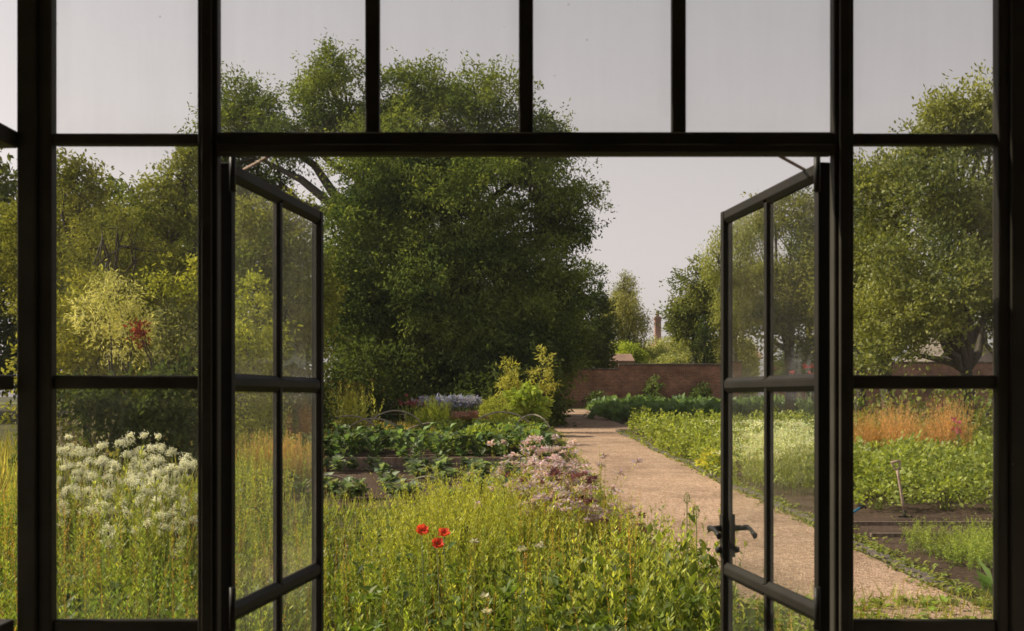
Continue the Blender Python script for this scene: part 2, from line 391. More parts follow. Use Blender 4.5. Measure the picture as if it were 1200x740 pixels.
def tree(name, label, cat, base, lobes, r0=.25, fork=.35, bark=M_BARK, leafmat=M_FAR, group=None, nbranch=60, **kw):
    """lobes: (px, py, depth, rx_px, rz_px) seen sizes, or world ((c),(r))"""
    L = []
    for l in lobes:
        if len(l) == 2: L.append(l)
        else:
            c = at(l[0], l[1], l[2]); rx = l[3] / F * l[2]; rz = l[4] / F * l[2]
            L.append((tuple(c), (rx, (rx + rz) / 2 if len(l) < 6 else l[5], rz)))
    cl, tips = crown_cloud(L, **kw)
    b = np.array(base, float)
    e = empty(name, b, label, cat, group)
    off = -b
    for i in range(len(cl.V)): cl.V[i] = cl.V[i] + off
    cl.build('crown', leafmat, e)
    zs = min(c[2] - r[2] for c, r in L); zc = max(c[2] for c, r in L)
    s = trunk_mesh(np.zeros(3), [(np.array(c) + off, r) for c, r in L], tips + off, r0, max(.3, (zc - b[2]) * fork), nbranch)
    s.build('trunk', bark, e)
    return e
def G(px, Y): return np.array([(px - CX) / F * Y, Y, gzf(Y)])

# ------------------------------------------------------------------ world, sun, camera
def world():
    w = bpy.data.worlds.new('World'); SC.world = w; w.use_nodes = True
    nt = w.node_tree; nt.nodes.clear(); L = nt.links.new
    o = N(nt, 'ShaderNodeOutputWorld'); b = N(nt, 'ShaderNodeBackground'); b.inputs[1].default_value = SKY_STRENGTH
    s = N(nt, 'ShaderNodeTexSky', sky_type='NISHITA'); s.sun_disc = False
    s.sun_elevation = R(SUN_EL); s.sun_rotation = R(SUN_AZ); s.air_density = 1.0; s.dust_density = 3.0; s.ozone_density = 1.0; s.altitude = 50
    bw = N(nt, 'ShaderNodeRGBToBW'); L(s.outputs[0], bw.inputs[0])
    mx = N(nt, 'ShaderNodeMix', data_type='RGBA'); mx.inputs[0].default_value = .90; L(s.outputs[0], mx.inputs[6]); L(bw.outputs[0], mx.inputs[7])
    g = N(nt, 'ShaderNodeMix', data_type='RGBA', blend_type='MULTIPLY'); g.inputs[0].default_value = 1; gm = N(nt, 'ShaderNodeGamma'); gm.inputs[1].default_value = .65; L(mx.outputs[2], gm.inputs[0]); L(gm.outputs[0], g.inputs[6]); g.inputs[7].default_value = (2.06, 1.92, 1.87, 1)
    # sky ramp darkened and cooler overhead, above the view, to cut the fill light
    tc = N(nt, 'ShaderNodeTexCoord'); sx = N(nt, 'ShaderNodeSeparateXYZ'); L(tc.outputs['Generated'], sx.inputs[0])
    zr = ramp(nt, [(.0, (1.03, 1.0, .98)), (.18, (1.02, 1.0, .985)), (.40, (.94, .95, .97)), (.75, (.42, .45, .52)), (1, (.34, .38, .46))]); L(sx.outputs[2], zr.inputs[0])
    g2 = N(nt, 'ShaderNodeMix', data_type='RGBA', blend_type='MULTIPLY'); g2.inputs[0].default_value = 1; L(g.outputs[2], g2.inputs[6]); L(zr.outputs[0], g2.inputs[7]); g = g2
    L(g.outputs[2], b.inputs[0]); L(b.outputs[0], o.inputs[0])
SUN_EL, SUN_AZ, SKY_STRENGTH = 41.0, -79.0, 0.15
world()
to_sun = Vector((math.sin(R(SUN_AZ)) * math.cos(R(SUN_EL)), math.cos(R(SUN_AZ)) * math.cos(R(SUN_EL)), math.sin(R(SUN_EL))))
sl = bpy.data.lights.new('sun', 'SUN'); sl.energy = 5.0; sl.angle = R(.5); sl.color = (1, .90, .69)
so = bpy.data.objects.new('sun', sl); COL.objects.link(so); so.rotation_euler = (-to_sun).to_track_quat('-Z', 'Y').to_euler(); so.location = (-20, 10, 30)

cam = bpy.data.cameras.new('camera'); co = bpy.data.objects.new('camera', cam); COL.objects.link(co); SC.camera = co
co.location = (0, 0, EYE); co.rotation_euler = (R(90), 0, 0)
cam.sensor_width = 36; cam.sensor_fit = 'HORIZONTAL'; cam.lens = 36 * F / 1200; cam.shift_y = (HY - 370) / 1200; cam.clip_end = 3000; cam.clip_start = .05
cam.dof.use_dof = True; cam.dof.focus_distance = 11; cam.dof.aperture_fstop = 9
SC.view_settings.view_transform = 'Standard'; SC.view_settings.look = 'None'; SC.view_settings.exposure = 0
SC.render.engine = 'CYCLES'
SC.cycles.max_bounces = 8; SC.cycles.diffuse_bounces = 3; SC.cycles.glossy_bounces = 3; SC.cycles.transparent_max_bounces = 12; SC.cycles.transmission_bounces = 4
SC.cycles.filter_width = 1.6
SC.cycles.use_denoising = True; SC.cycles.denoiser = 'OPENIMAGEDENOISE'; SC.cycles.denoising_input_passes = 'RGB_ALBEDO_NORMAL'
SC.cycles.use_adaptive_sampling = False

# thin haze volume added over the garden to lift the dark tones
hz, nt, o = mat('haze_air')
vs_ = N(nt, 'ShaderNodeVolumeScatter'); vs_.inputs['Color'].default_value = (.96, .97, 1, 1); vs_.inputs['Density'].default_value = .0003; vs_.inputs['Anisotropy'].default_value = .25
nt.links.new(vs_.outputs[0], o.inputs['Volume'])
def haze():
    s = Solid(); s.box(-90, 90, 3.0, 150, -.5, 30)
    h = s.build('haze', hz); tag(h, kind='structure'); h.display_type = 'WIRE'
haze()
SC.cycles.volume_bounces = 0

# ------------------------------------------------------------------ ground, path, beds
def sheet(name, pts, z, m, kind='structure', label=None, cat=None):
    """a polygon laid on the sloping ground, z above it"""
    s = Solid(); s.poly([(x, y, gzf(y) + z) for x, y in pts], [list(range(len(pts)))])
    o = s.build(name, m); tag(o, label, cat, None, kind); return o
def ground():
    ys = [-40, -10, 0, 5, 10, 20, 30, 40, 50, 60, 80, 120, 200, 500, 1500]
    xs = [-1200, -300, -80, -40, -20, -10, 0, 10, 20, 40, 80, 300, 1200]
    V = [(x, y, gzf(y)) for y in ys for x in xs]; n = len(xs)
    s = Solid(); s.poly(V, [(j * n + i, j * n + i + 1, (j + 1) * n + i + 1, (j + 1) * n + i) for j in range(len(ys) - 1) for i in range(n - 1)])
    tag(s.build('ground', M_GROUND), kind='structure')
ground()
# the path runs straight away from the house, then a cross path below the wall
def wob(y, a, s): return a + .05 * math.sin(y * .9 + s) + .03 * math.sin(y * 2.3 + s * 2)
ysr = list(np.linspace(6.8, 33.5, 30)); 
right = [(wob(y, 3.72 - .018 * (y - 9), 1), y) for y in ysr]
left = [(wob(y, 1.42, 4), y) for y in ysr[::-1]]
sheet('path', right + [(3.5, 34.6), (9, 35.2), (9, 36.9), (3.9, 37.6), (3.7, 51), (1.2, 51), (1.3, 37)] + left, .006, M_GRAVEL)
sheet('cross_path', [(-16, 51.02), (14, 51.02), (14, 52.4), (-16, 52.4)], .008, M_GRAVEL)
sheet('soil_bed', [(3.95, 9.2), (16, 9.2), (16, 33), (3.55, 33)], .004, M_SOIL)
sheet('soil_bed', [(-9, 15.0), (1.25, 14.2), (1.25, 30), (-9, 30)], .004, M_SOIL)
sheet('soil_bed', [(3.9, 38.6), (14, 38.2), (14, 50), (3.9, 50)], .004, M_SOIL)
sheet('lawn', [(-9, 30.6), (1.1, 30.6), (1.1, 40), (-9, 40)], .009, M_LAWN)
sheet('lawn', [(-40, 61), (60, 61), (60, 140), (-40, 140)], .012, noise_mat('far_lawn', [(.3, (.09, .11, .03)), (.7, (.2, .2, .06))], 12))

# ------------------------------------------------------------------ the garden room: shell, glazed wall, doors
YW = 2.2
def wx(px): return (px - CX) / F * YW
def wz(py): return EYE + (HY - py) / F * YW
FLOOR, CEIL = .40, wz(-110)
XL, XR = wx(20), wx(1216)
s = Solid(); s.box(-2.9, 2.9, -3.2, 2.19, FLOOR - .1, FLOOR); s.build('room_floor', M_FLOOR); 
s = Solid(); s.box(-2.9, 2.9, -3.2, 2.30, CEIL, CEIL + .15); s.build('room_ceiling', M_PLASTER)
s = Solid(); s.box(-2.9, 2.9, -3.3, -3.2, FLOOR, CEIL)
s.box(-3.0, -2.9, -3.2, 1.3, FLOOR, CEIL); s.box(2.9, 3.0, -3.2, 1.3, FLOOR, CEIL)
s.box(-3.0, XL - .06, 1.3, 1.42, -.1, CEIL); s.box(XR + .06, 3.0, 1.3, 1.42, -.1, CEIL); s.box(XR + .003, XR + .059, 1.3, 2.29, -.1, CEIL)
s.build('room_walls', M_PLASTER)
for n in ('room_floor', 'room_ceiling', 'room_walls'): bpy.data.objects[n]['kind'] = 'structure'
s = Solid(); s.box(XL - .1, XR + .1, 1.9, 2.5, -.15, .36, .01); s.box(wx(262), wx(968), 2.3, 2.75, .0, .2, .01); tag(s.build('door_step', M_STONE), kind='structure')

def pane(name, corners, parent):
    """one sheet of glass through four corners, with UVs over the sheet"""
    me = bpy.data.meshes.new(name); me.from_pydata([tuple(c) for c in corners], [], [(0, 1, 2, 3)])
    uv = me.uv_layers.new(name='UVMap')
    for i, c in enumerate([(0, 0), (1, 0), (1, 1), (0, 1)]): uv.data[i].uv = c
    me.materials.append(M_GLASS); return link(name, me, parent)

wall = empty('glazed_wall', (wx(615), YW, FLOOR), 'dark brown painted timber wall of window panes with double doors standing open in its middle', 'glazed wall')
WO = np.array([wx(615), YW, FLOOR])
def bar(name, x0, x1, y0, y1, d0=0., d1=.03, ridges=(), beads=True):
    """timber at pixel bounds of the inner face; d = depth behind that face; ridges = pixel lines standing proud"""
    s = Solid()
    X0, X1, Z1, Z0 = wx(x0) - WO[0], wx(x1) - WO[0], wz(y0) - WO[2], wz(y1) - WO[2]
    s.box(X0, X1, d0, d1, Z0, Z1, .004)
    for a, b, ax in ridges:
        if ax == 'v': s.box(wx(a) - WO[0], wx(b) - WO[0], d0 - .010, d0 + .003, Z0 + .001, Z1 - .001, .003)
        else: s.box(X0 + .001, X1 - .001, d0 - .010, d0 + .003, wz(b) - WO[2], wz(a) - WO[2], .003)
    return s.build(name, M_FRAME, wall)
TOP, BOT = -92, 1306
bar('post', 20, 60, TOP, BOT, ridges=[(22, 44, 'v')])
bar('post', 231, 255, TOP, BOT, ridges=[(237, 249, 'v')])
bar('post', 977, 1001, TOP, BOT, ridges=[(983, 995, 'v')])
bar('post', 1170, 1216, TOP, BOT, ridges=[(1183, 1214, 'v')])
bar('head_rail', 20, 1216, TOP - 18, TOP, d0=.001)
bar('transom', 255, 977, 154.5, 181, d1=.03, ridges=[(170, 180, 'h')])
bar('transom', 60, 231, 155.5, 169, d0=.004, d1=.028); bar('transom', 1001, 1170, 155.5, 169, d0=.004, d1=.028)
tb = [(427, 444), (608, 625), (788, 805)]
for a, b in tb: bar('glazing_bar', a, b, TOP, 154.5, d0=.008, d1=.027)
for a, b in ((60, 231), (1001, 1170)):
    for y0, y1 in ((440, 456), (728, 743)): bar('glazing_bar', a, b, y0, y1, d0=.008, d1=.027)
    bar('bottom_panel', a, b, 1010, BOT, d0=.012, d1=.027, ridges=[(1011, 1030, 'h'), (1280, 1300, 'h')])
PY = .022
def wpane(x0, x1, y0, y1):
    X0, X1, Z1, Z0 = wx(x0) - WO[0], wx(x1) - WO[0], wz(y0) - WO[2], wz(y1) - WO[2]
    pane('pane', [(X0, PY, Z0), (X1, PY, Z0), (X1, PY, Z1), (X0, PY, Z1)], wall)
for a, b in ((60, 231), (255, 427), (444, 608), (625, 788), (805, 977), (1001, 1170)): wpane(a, b, TOP, 154.5 if 231 < a < 1000 else 155.5)
for a, b in ((60, 231), (1001, 1170)):
    for y0, y1 in ((169, 440), (456, 728), (743, 1010)): wpane(a, b, y0, y1)

# doors: built in their own frame (u along the leaf from the hinge, v = thickness, z up), parts of the wall
DW, DT = .625, .028
YD = 2.26
def zd(py): return EYE + (HY - py) / F * YD - FLOOR
Zt, Zb = zd(190), .05
rails_px = [(189, 196), (443, 453.5), (716, 727.5), (992, 1003)]
def door(side):
    sgn = 1 if side == 'left' else -1
    hx = (wx(264) if side == 'left' else wx(966)) * YD / YW
    e = bpy.data.objects.new('glazed_door', None); COL.objects.link(e); e.parent = wall; e.empty_display_size = .1
    e.location = (hx - WO[0], .060, 0)
    e['label'] = ('left door leaf opened outward' if side == 'left' else 'right door leaf opened outward, with the lever handle')
    a = R(82.0)
    e.rotation_euler = (0, 0, a if side == 'left' else PI - a)
    # local +x runs from hinge to free edge; the room side of the leaf faces local -y for the left leaf, +y for the right one
    f = -1 if side == 'left' else 1
    v0, v1 = -DT / 2, DT / 2
    s = Solid(); st = .023
    s.box(0, st, v0, v1, Zb, Zt, .003); s.box(DW - st, DW, v0, v1, Zb, Zt, .003)
    zr = [zd(b) for a_, b in rails_px]; zt = [zd(a_) for a_, b in rails_px]
    zt[0] = Zt; zr[0] = Zt - .024
    for z0, z1 in zip(zr, zt): s.box(st - .001, DW - st + .001, v0 + .002, v1 - .002, z0, z1, .003)
    s.box(st - .001, DW - st + .001, v0 + .002, v1 - .002, Zb + .001, Zb + .11, .003)
    s.build('door_frame', M_DOOR, e)
    um = DW / 2; gb = .009
    s = Solid(); s.box(um - gb, um + gb, v0 + .004, v1 - .004, Zb + .1, Zt - .03, .003); s.build('glazing_bar', M_DOOR, e)
    zs = [(zr[0], zt[1]), (zr[1], zt[2]), (zr[2], zt[3]), (zr[3], Zb + .11)]
    for zz1, zz0 in zs:
        for u0, u1 in ((st, um - gb), (um + gb, DW - st)):
            pane('pane', [(u0, 0, zz0), (u1, 0, zz0), (u1, 0, zz1), (u0, 0, zz1)], e)
    # putty fillets around each pane on both faces
    s = Solid()
    for zz1, zz0 in zs:
        for u0, u1 in ((st, um - gb), (um + gb, DW - st)):
            for g in (-1, 1):
                y0, y1 = g * .0035, g * .012
                for zc, dz in ((zz0, 1), (zz1, -1)):
                    s.poly([(u0, y0, zc), (u1, y0, zc), (u1, y1, zc), (u0, y1, zc), (u0, y0, zc + dz * .010), (u1, y0, zc + dz * .010)],
                           [(0, 1, 5, 4), (3, 2, 1, 0), (2, 3, 4, 5), (0, 4, 3), (1, 2, 5)])
    s.build('glazing_putty', M_DOOR, e)
    # hinges and a wooden stay at the head
    for k, z in enumerate((Zt - .02, Zt - .95, Zb + .25)):
        s = Solid(); s.tube([(-.004, f * (DT / 2 + .004), z - .045), (-.004, f * (DT / 2 + .004), z + .045)], .007, 10); s.build('hinge', M_IRON, e)
    s = Solid(); s.tube([(.10, 0, Zt + .004), (.02, sgn * -.12, Zt + .028)], .0035, 8); s.build('stay', M_ASHWOOD, e)
    if side == 'right':
        zh = wz(465) - FLOOR - .355; uh = DW - .018
        s = Solid()
        for g in (-1, 1):
            y = g * DT / 2
            s.box(uh - .012, uh + .012, min(y, y + g * .004), max(y, y + g * .004), zh - .078, zh + .038, .0015)
            s.tube([(uh, y + g * .004, zh), (uh, y + g * .034, zh)], [.009, .0065], 12)
            s.tube([(uh + .006, y + g * .036, zh), (uh - .016, y + g * .037, zh + .003), (uh - .042, y + g * .036, zh + .001), (uh - .062, y + g * .035, zh - .007), (uh - .076, y + g * .035, zh - .012)],
                   [.008, .0075, .006, .0075, .009], 10, flat=(1, .75))
            s.tube([(uh, y + g * .003, zh - .058), (uh, y + g * .018, zh - .058)], [.010, .008], 10)
        s.build('lever_handle', M_IRON, e)
    else:
        zh = wz(420) - FLOOR
        s = Solid(); s.box(DW - .001, DW + .012, -.008, .008, zh - .02, zh + .02, .002); s.build('keeper', M_IRON, e)
    return e
door('left'); door('right')

# glazed return on the left of the wall
ret = empty('side_window', (XL - .03, 1.42, FLOOR), 'narrow side window returning into the room at the far left edge', 'window')
def rbar(name, y0, y1, p0, p1, t=(-.03, .027)):
    s = Solid(); s.box(t[0], t[1], y0 - 1.42, y1 - 1.42, wz(p1) - FLOOR, wz(p0) - FLOOR, .004); return s.build(name, M_FRAME, ret)
rbar('post', 1.42, 1.49, TOP, BOT); rbar('head_rail', 1.491, 2.197, TOP - 18, TOP)
rbar('transom', 1.491, 2.197, 155, 175, (-.03, .035)); rbar('glazing_bar', 1.491, 2.197, 440, 457); rbar('glazing_bar', 1.491, 2.197, 725, 741); rbar('bottom_panel', 1.491, 2.197, 1010, BOT)
for p0, p1 in ((TOP, 155), (175, 440), (457, 725), (741, 1010)):
    pane('pane', [(-.005, .07, wz(p1) - FLOOR), (-.005, .777, wz(p1) - FLOOR), (-.005, .777, wz(p0) - FLOOR), (-.005, .07, wz(p0) - FLOOR)], ret)

# ------------------------------------------------------------------ brick wall, buildings behind it
def garden_wall(name, label, x0, x1, Y, ztop, steps=(), pier=None, m=M_BRICK, thick=.34):
    e = empty(name, ((x0 + x1) / 2, Y, gzf(Y)), label, 'wall'); ox = (x0 + x1) / 2; g = gzf(Y)
    segs = [(x0, x1, ztop)] if not steps else steps
    s = Solid(); c = Solid()
    for a, b, zt in segs:
        s.box(a - ox, b - ox, 0, thick, -.2, zt - g - .09)
        n = max(1, int((b - a) / .45))
        for i in range(n):
            xa = a + (b - a) * i / n; xb = a + (b - a) * (i + 1) / n
            j = rng.normal(0, .006)
            c.box(xa - ox + .004, xb - ox - .004, -.05 + j, thick + .05, zt - g - .087, zt - g + .01 + j, .02)
    s.build('brickwork', m, e); c.build('coping', M_STONE, e)
    if pier:
        s = Solid(); s.box(pier - .3 - ox, pier + .3 - ox, -.12, thick + .12, -.2, ztop - g + .06, .01); s.build('pier', m, e)
        s = Solid(); s.box(pier - .36 - ox, pier + .36 - ox, -.18, thick + .18, ztop - g + .061, ztop - g + .17, .03); s.build('pier_cap', M_STONE, e)
    return e
YB = 55.0
zA = float(at(0, 432, YB)[2]); zB = float(at(0, 426.5, YB)[2])
xs_ = float(at(725, 0, YB)[0]); xp = float(at(862, 0, YB)[0])
garden_wall('brick_wall', 'long old red brick garden wall at the end of the path, its top stepped up halfway', -9, xp, YB, zB, steps=[(-9, xs_, zA), (xs_ + .002, xp - .3, zB)], pier=xp)
garden_wall('brick_wall', 'lower stretch of brick wall behind the fruit tree on the right', float(at(905, 0, YB)[0]), 40, YB, float(at(0, 424, YB)[2]))
# timber gate, dark, at the left end of the wall is only shade in the photograph
def house(name, label, cat, x, Y, w, d, eave, ridge, wallm, roofm, wins=(), chim=None, gable=False):
    g = gzf(Y); e = empty(name, (x, Y, g), label, cat)
    s = Solid(); s.box(-w / 2, w / 2, 0, d, -.2, eave - g); s.build('wall', wallm, e)
    if gable:
        s = Solid(); zE, zR = eave - g + .002, ridge - g
        s.poly([(-w / 2, .001, zE), (w / 2, .001, zE), (0, .001, zR - .1), (-w / 2, d, zE), (w / 2, d, zE), (0, d, zR - .1)], [(0, 1, 2), (5, 4, 3), (0, 3, 4, 1)]); s.build('gable', wallm, e)
        s = Solid()
        for k in (-1, 1):
            s.poly([(k * (w / 2 + .3), -.3, zE - .2), (k * (w / 2 + .3), d + .3, zE - .2), (0, d + .3, zR), (0, -.3, zR), (k * (w / 2 + .3), -.3, zE - .1), (k * (w / 2 + .3), d + .3, zE - .1), (0, d + .3, zR + .1), (0, -.3, zR + .1)],
                   [(0, 1, 2, 3), (4, 5, 6, 7), (0, 3, 7, 4), (1, 2, 6, 5), (0, 1, 5, 4)])
        r = s.build('roof', roofm, e)
    else:
        s = Solid(); zE, zR = eave - g + .02, ridge - g
        s.poly([(-w / 2 - .3, -.4, zE - .12), (w / 2 + .3, -.4, zE - .12), (w / 2 + .3, d / 2, zR), (-w / 2 - .3, d / 2, zR), (-w / 2 - .3, d + .4, zE - .12), (w / 2 + .3, d + .4, zE - .12),
                (-w / 2 - .3, -.4, zE), (w / 2 + .3, -.4, zE), (w / 2 + .3, d / 2, zR + .12), (-w / 2 - .3, d / 2, zR + .12), (-w / 2 - .3, d + .4, zE), (w / 2 + .3, d + .4, zE)],
               [(0, 1, 2, 3), (3, 2, 5, 4), (6, 7, 8, 9), (9, 8, 11, 10), (0, 1, 7, 6), (4, 5, 11, 10)])
        r = s.build('roof', roofm, e)
    if chim:
        cx_, w_, ztop = chim
        s = Solid(); s.box(cx_ - x - w_ / 2, cx_ - x + w_ / 2, d / 2 - .4, d / 2 + .4, ridge - g - .8, ztop - g, .02)
        s.box(cx_ - x - w_ / 2 - .08, cx_ - x + w_ / 2 + .08, d / 2 - .48, d / 2 + .48, ztop - g - .25, ztop - g - .1, .02)
        c = s.build('chimney', M_BRICK2, r)
        s = Solid(); s.tube([(cx_ - x, d / 2, ztop - g - .01), (cx_ - x, d / 2, ztop - g + .5)], [.17, .14], 10); s.build('chimney_pot', M_TILE, e)
    for (wx_, wz_, ww, wh) in wins:
        s = Solid(); s.box(wx_ - ww / 2, wx_ + ww / 2, -.03, .02, wz_, wz_ + wh, .01)
        f = s.build('window', M_STONE, e)
        s = Solid(); s.box(wx_ - ww / 2 + .07, wx_ + ww / 2 - .07, -.034, -.028, wz_ + .07, wz_ + wh - .07); s.build('window_pane', M_IRON, f)
    return e
c = at(720, 418, 66)
house('brick_outbuilding', 'low sunlit pinkish outbuilding showing just above the brick wall', 'outbuilding', float(at(726, 0, 66)[0]), 66, 1.2, 3, c[2] - .3, c[2] + .1, M_BRICK2, M_TILE, wins=[(.2, .6, .8, .8)])
c = at(775, 404, 95)
house('distant_house', 'distant house with a tall brick chimney between the far trees', 'house', c[0] + 4.2, 95, 9, 7, c[2] - 1.2, c[2] + .2, M_RENDER, M_TILE, chim=(float(at(771.5, 0, 98)[0]), .55, float(at(0, 371, 98)[2])), wins=[(-2.5, 2.5, 1, 1.3), (1, 2.5, 1, 1.3)])
c = at(1128, 425, 62)
house('gabled_house', 'pale gabled garden building glimpsed behind the fruit tree', 'house', c[0] + .3, 62, 3.6, 6, c[2], float(at(0, 380, 62)[2]), M_RENDER, M_SLATE, gable=True, wins=[(0, .8, .9, 1.2)])

# ------------------------------------------------------------------ trees
ASH = dict(leafmat=M_FAR)
def rel(px, py, Y, rx, rz, dy=0, ry=None):
    l = [px, py, Y + dy, rx, rz]
    if ry: l.append(ry)
    return tuple(l)
Y = 41
tree('ash_tree', 'huge dark ash tree in the middle, filling the view through the open doors', 'tree', G(505, Y), [
    rel(395, 118, Y, 52, 52, 2), rel(345, 150, Y, 48, 42, 1), rel(290, 135, Y, 42, 38, 3), rel(262, 175, Y, 36, 40, 2), rel(300, 215, Y, 40, 32, 3),
    rel(500, 140, Y, 70, 62, 1), rel(575, 148, Y, 62, 60, 0), rel(635, 185, Y, 42, 48, 1), rel(640, 225, Y, 54, 36, -1), rel(450, 200, Y, 80, 70, -1),
    rel(545, 240, Y, 90, 74, -1.5), rel(425, 290, Y, 66, 70, -1), rel(660, 270, Y, 36, 30, 0), rel(610, 315, Y, 56, 46, -1), rel(510, 330, Y, 96, 80, -2),
    rel(420, 370, Y, 66, 60, -1), rel(600, 390, Y, 70, 55, -1), rel(655, 335, Y, 40, 38, 1), rel(560, 410, Y, 80, 50, -1.5), rel(500, 250, Y, 90, 90, 4), rel(500, 385, Y, 120, 70, 4), rel(640, 400, Y, 44, 60, 2)],
    r0=.55, fork=.42, nbranch=170, sub=18, dens=9, tuft_r=.26, nleaf=22, LL=.165, LW=.062, col=(.018, .032, .012), col2=(.118, .130, .034), gap=-.30, spray=.75, gap_low=(-1.2, 4.5, 9.0), droop=.45, seed=1, shell=.6, freq=1.15)

def simple_tree(name, label, px, Yd, lobes, col, col2, r0=.2, dens=14, tr=.22, nl=12, LL=.18, LW=.08, gap=-.4, seed=0, cat='tree', basepx=None, fork=.35, leafmat=None, group=None, **kw):
    return tree(name, label, cat, G(basepx if basepx is not None else px, Yd), lobes, r0=r0, fork=fork, dens=dens, tuft_r=tr, nleaf=nl, LL=LL, LW=LW, col=col, col2=col2, gap=gap, seed=seed,
                leafmat=leafmat or M_FAR, group=group, **kw)

# left woodland, seen through the left panes and the left door leaf
Y = 31
simple_tree('woodland_tree', 'olive green tree, tallest behind the far left panes', 95, Y, [rel(92, 232, Y, 40, 48), rel(60, 280, Y, 55, 60, 1), rel(125, 290, Y, 50, 50, -1), rel(85, 350, Y, 70, 60), rel(20, 300, Y, 60, 80, 2), rel(75, 200, Y, 20, 22)], (.07, .08, .022), (.17, .155, .042), seed=11, sub=6, dens=9.5, nl=26, LL=.13, LW=.058, tr=.2, gap=-.6)
Y = 34
simple_tree('woodland_tree', 'grey green upright tree just left of the left door post', 190, Y, [rel(190, 240, Y, 36, 42), rel(215, 215, Y, 26, 36), rel(170, 300, Y, 48, 52), rel(230, 290, Y, 45, 60), rel(200, 370, Y, 70, 60), rel(222, 185, Y, 14, 20)], (.06, .075, .022), (.14, .135, .042), seed=12, sub=6, dens=9.5, nl=26, LL=.13, LW=.058, tr=.2, gap=-.6)
Y = 29
simple_tree('hazel_tree', 'broad hazel tree seen through the glass of the left door leaf', 315, Y, [rel(310, 300, Y, 55, 55), rel(285, 350, Y, 50, 55), rel(350, 345, Y, 50, 60), rel(320, 400, Y, 70, 50), rel(345, 265, Y, 36, 36), rel(290, 258, Y, 30, 30)], (.06, .075, .022), (.16, .15, .045), seed=13, sub=6, dens=9.5, nl=26, LL=.13, LW=.058, tr=.2, gap=-.6)
Y = 46
for i, (px, py, rx, rz) in enumerate([(-120, 260, 120, 150), (40, 330, 90, 110), (150, 340, 90, 110), (260, 330, 90, 120), (-300, 240, 140, 170)]):
    simple_tree('background_tree', ['dense tree at the back of the wood, beyond the left side window', 'dim tree deep in the wood behind the olive green tree', 'dim tree deep in the wood behind the golden shrub', 'dim tree deep in the wood behind the broad hazel', 'tall tree at the outer left end of the wood'][i], px, Y, [rel(px, py, Y, rx, rz), rel(px - rx * .5, py + 60, Y, rx * .7, rz * .6), rel(px + rx * .5, py + 50, Y, rx * .7, rz * .6)],
                (.04, .05, .018), (.09, .095, .03), seed=20 + i, dens=6, nl=12, LL=.32, LW=.15, tr=.4, gap=-.7, r0=.3, group='trees at the back of the left wood')
Y = 25
simple_tree('layered_conifer', 'conifer with layered drooping boughs behind the golden shrub', 138, Y, [rel(138, 268, Y, 34, 9), rel(120, 282, Y, 45, 10, -.5), rel(158, 292, Y, 46, 10, .4), rel(125, 308, Y, 58, 12), rel(160, 325, Y, 58, 12), rel(140, 345, Y, 70, 14), rel(150, 375, Y, 75, 18)],
            (.055, .06, .02), (.13, .12, .035), r0=.16, dens=22, tr=.13, nl=14, LL=.16, LW=.03, gap=-.6, seed=30, droop=.7)
# shrubs
def shrub(name, label, lobes, px, Yd, col, col2, cat='shrub', skirt=True, **kw):
    full = []
    for l in lobes:
        full.append(l)
        gpy = HY + (EYE - gzf(l[2])) / l[2] * F
        yy = l[1] + l[4] * .9
        while skirt and yy < gpy - 4:
            full.append((l[0] + rng.normal(0, l[3] * .15), yy, l[2], l[3] * 1.05, l[4])); yy += l[4] * .9
    lobes = full
    k = dict(r0=.05, dens=22, tr=.13, nl=13, LL=.10, LW=.05, gap=-.55, fork=.12, nbranch=14); k.update(kw)
    return simple_tree(name, label, px, Yd, lobes, col, col2, cat=cat, **k)
Y = 20
shrub('golden_shrub', 'big golden yellow shrub behind the left panes', [rel(105, 350, Y, 36, 32), rel(85, 395, Y, 44, 44), rel(130, 375, Y, 34, 34), rel(120, 425, Y, 52, 40), rel(70, 440, Y, 50, 36)], 105, Y, (.11, .11, .028), (.26, .23, .06), seed=31)
Y = 18.5
shrub('smoke_bush', 'pale cream feathery shrub beside the small red maple', [rel(138, 345, Y, 24, 20), rel(158, 374, Y, 24, 18), rel(124, 327, Y, 16, 13), rel(150, 402, Y, 28, 24), rel(110, 365, Y, 22, 20)], 150, Y, (.20, .19, .08), (.42, .37, .20), seed=32, LL=.10, LW=.018, tr=.10, dens=40, hang=.1, skirt=False)
shrub('red_maple', 'small dark red maple between the cream shrub and the grey green bush', [rel(170, 393, Y, 12, 14, -.6), rel(178, 412, Y, 13, 16, -.6), rel(186, 432, Y, 10, 14, -.5)], 176, Y - .5, (.07, .02, .018), (.17, .035, .03), seed=33, LL=.08, LW=.04, dens=45, tr=.07, skirt=False)
Y = 22
shrub('yellow_shrub', 'yellow leaved shrub against the left door post', [rel(205, 318, Y, 26, 18), rel(222, 335, Y, 20, 20), rel(185, 330, Y, 16, 14)], 208, Y, (.09, .095, .02), (.21, .195, .04), seed=34, skirt=False)
shrub('grey_bush', 'dusky grey green bush below the yellow shrub', [rel(205, 385, Y, 28, 34), rel(222, 420, Y, 26, 36), rel(190, 440, Y, 34, 26)], 208, Y - 1, (.07, .075, .04), (.17, .16, .09), seed=35)
Y = 21
shrub('lime_shrub', 'lime yellow shrub seen through the left door leaf', [rel(292, 345, Y, 22, 30), rel(300, 385, Y, 30, 34), rel(280, 420, Y, 36, 30)], 292, Y, (.10, .11, .02), (.21, .20, .04), seed=36)
Y = 16.5
shrub('dark_laurel', 'dark laurel at the foot of the wood behind the white flowers', [rel(85, 472, Y, 60, 28), rel(150, 468, Y, 50, 26), rel(205, 462, Y, 40, 30)], 140, Y, (.022, .03, .012), (.05, .06, .022), seed=37, LL=.14, LW=.06)
Y = 25
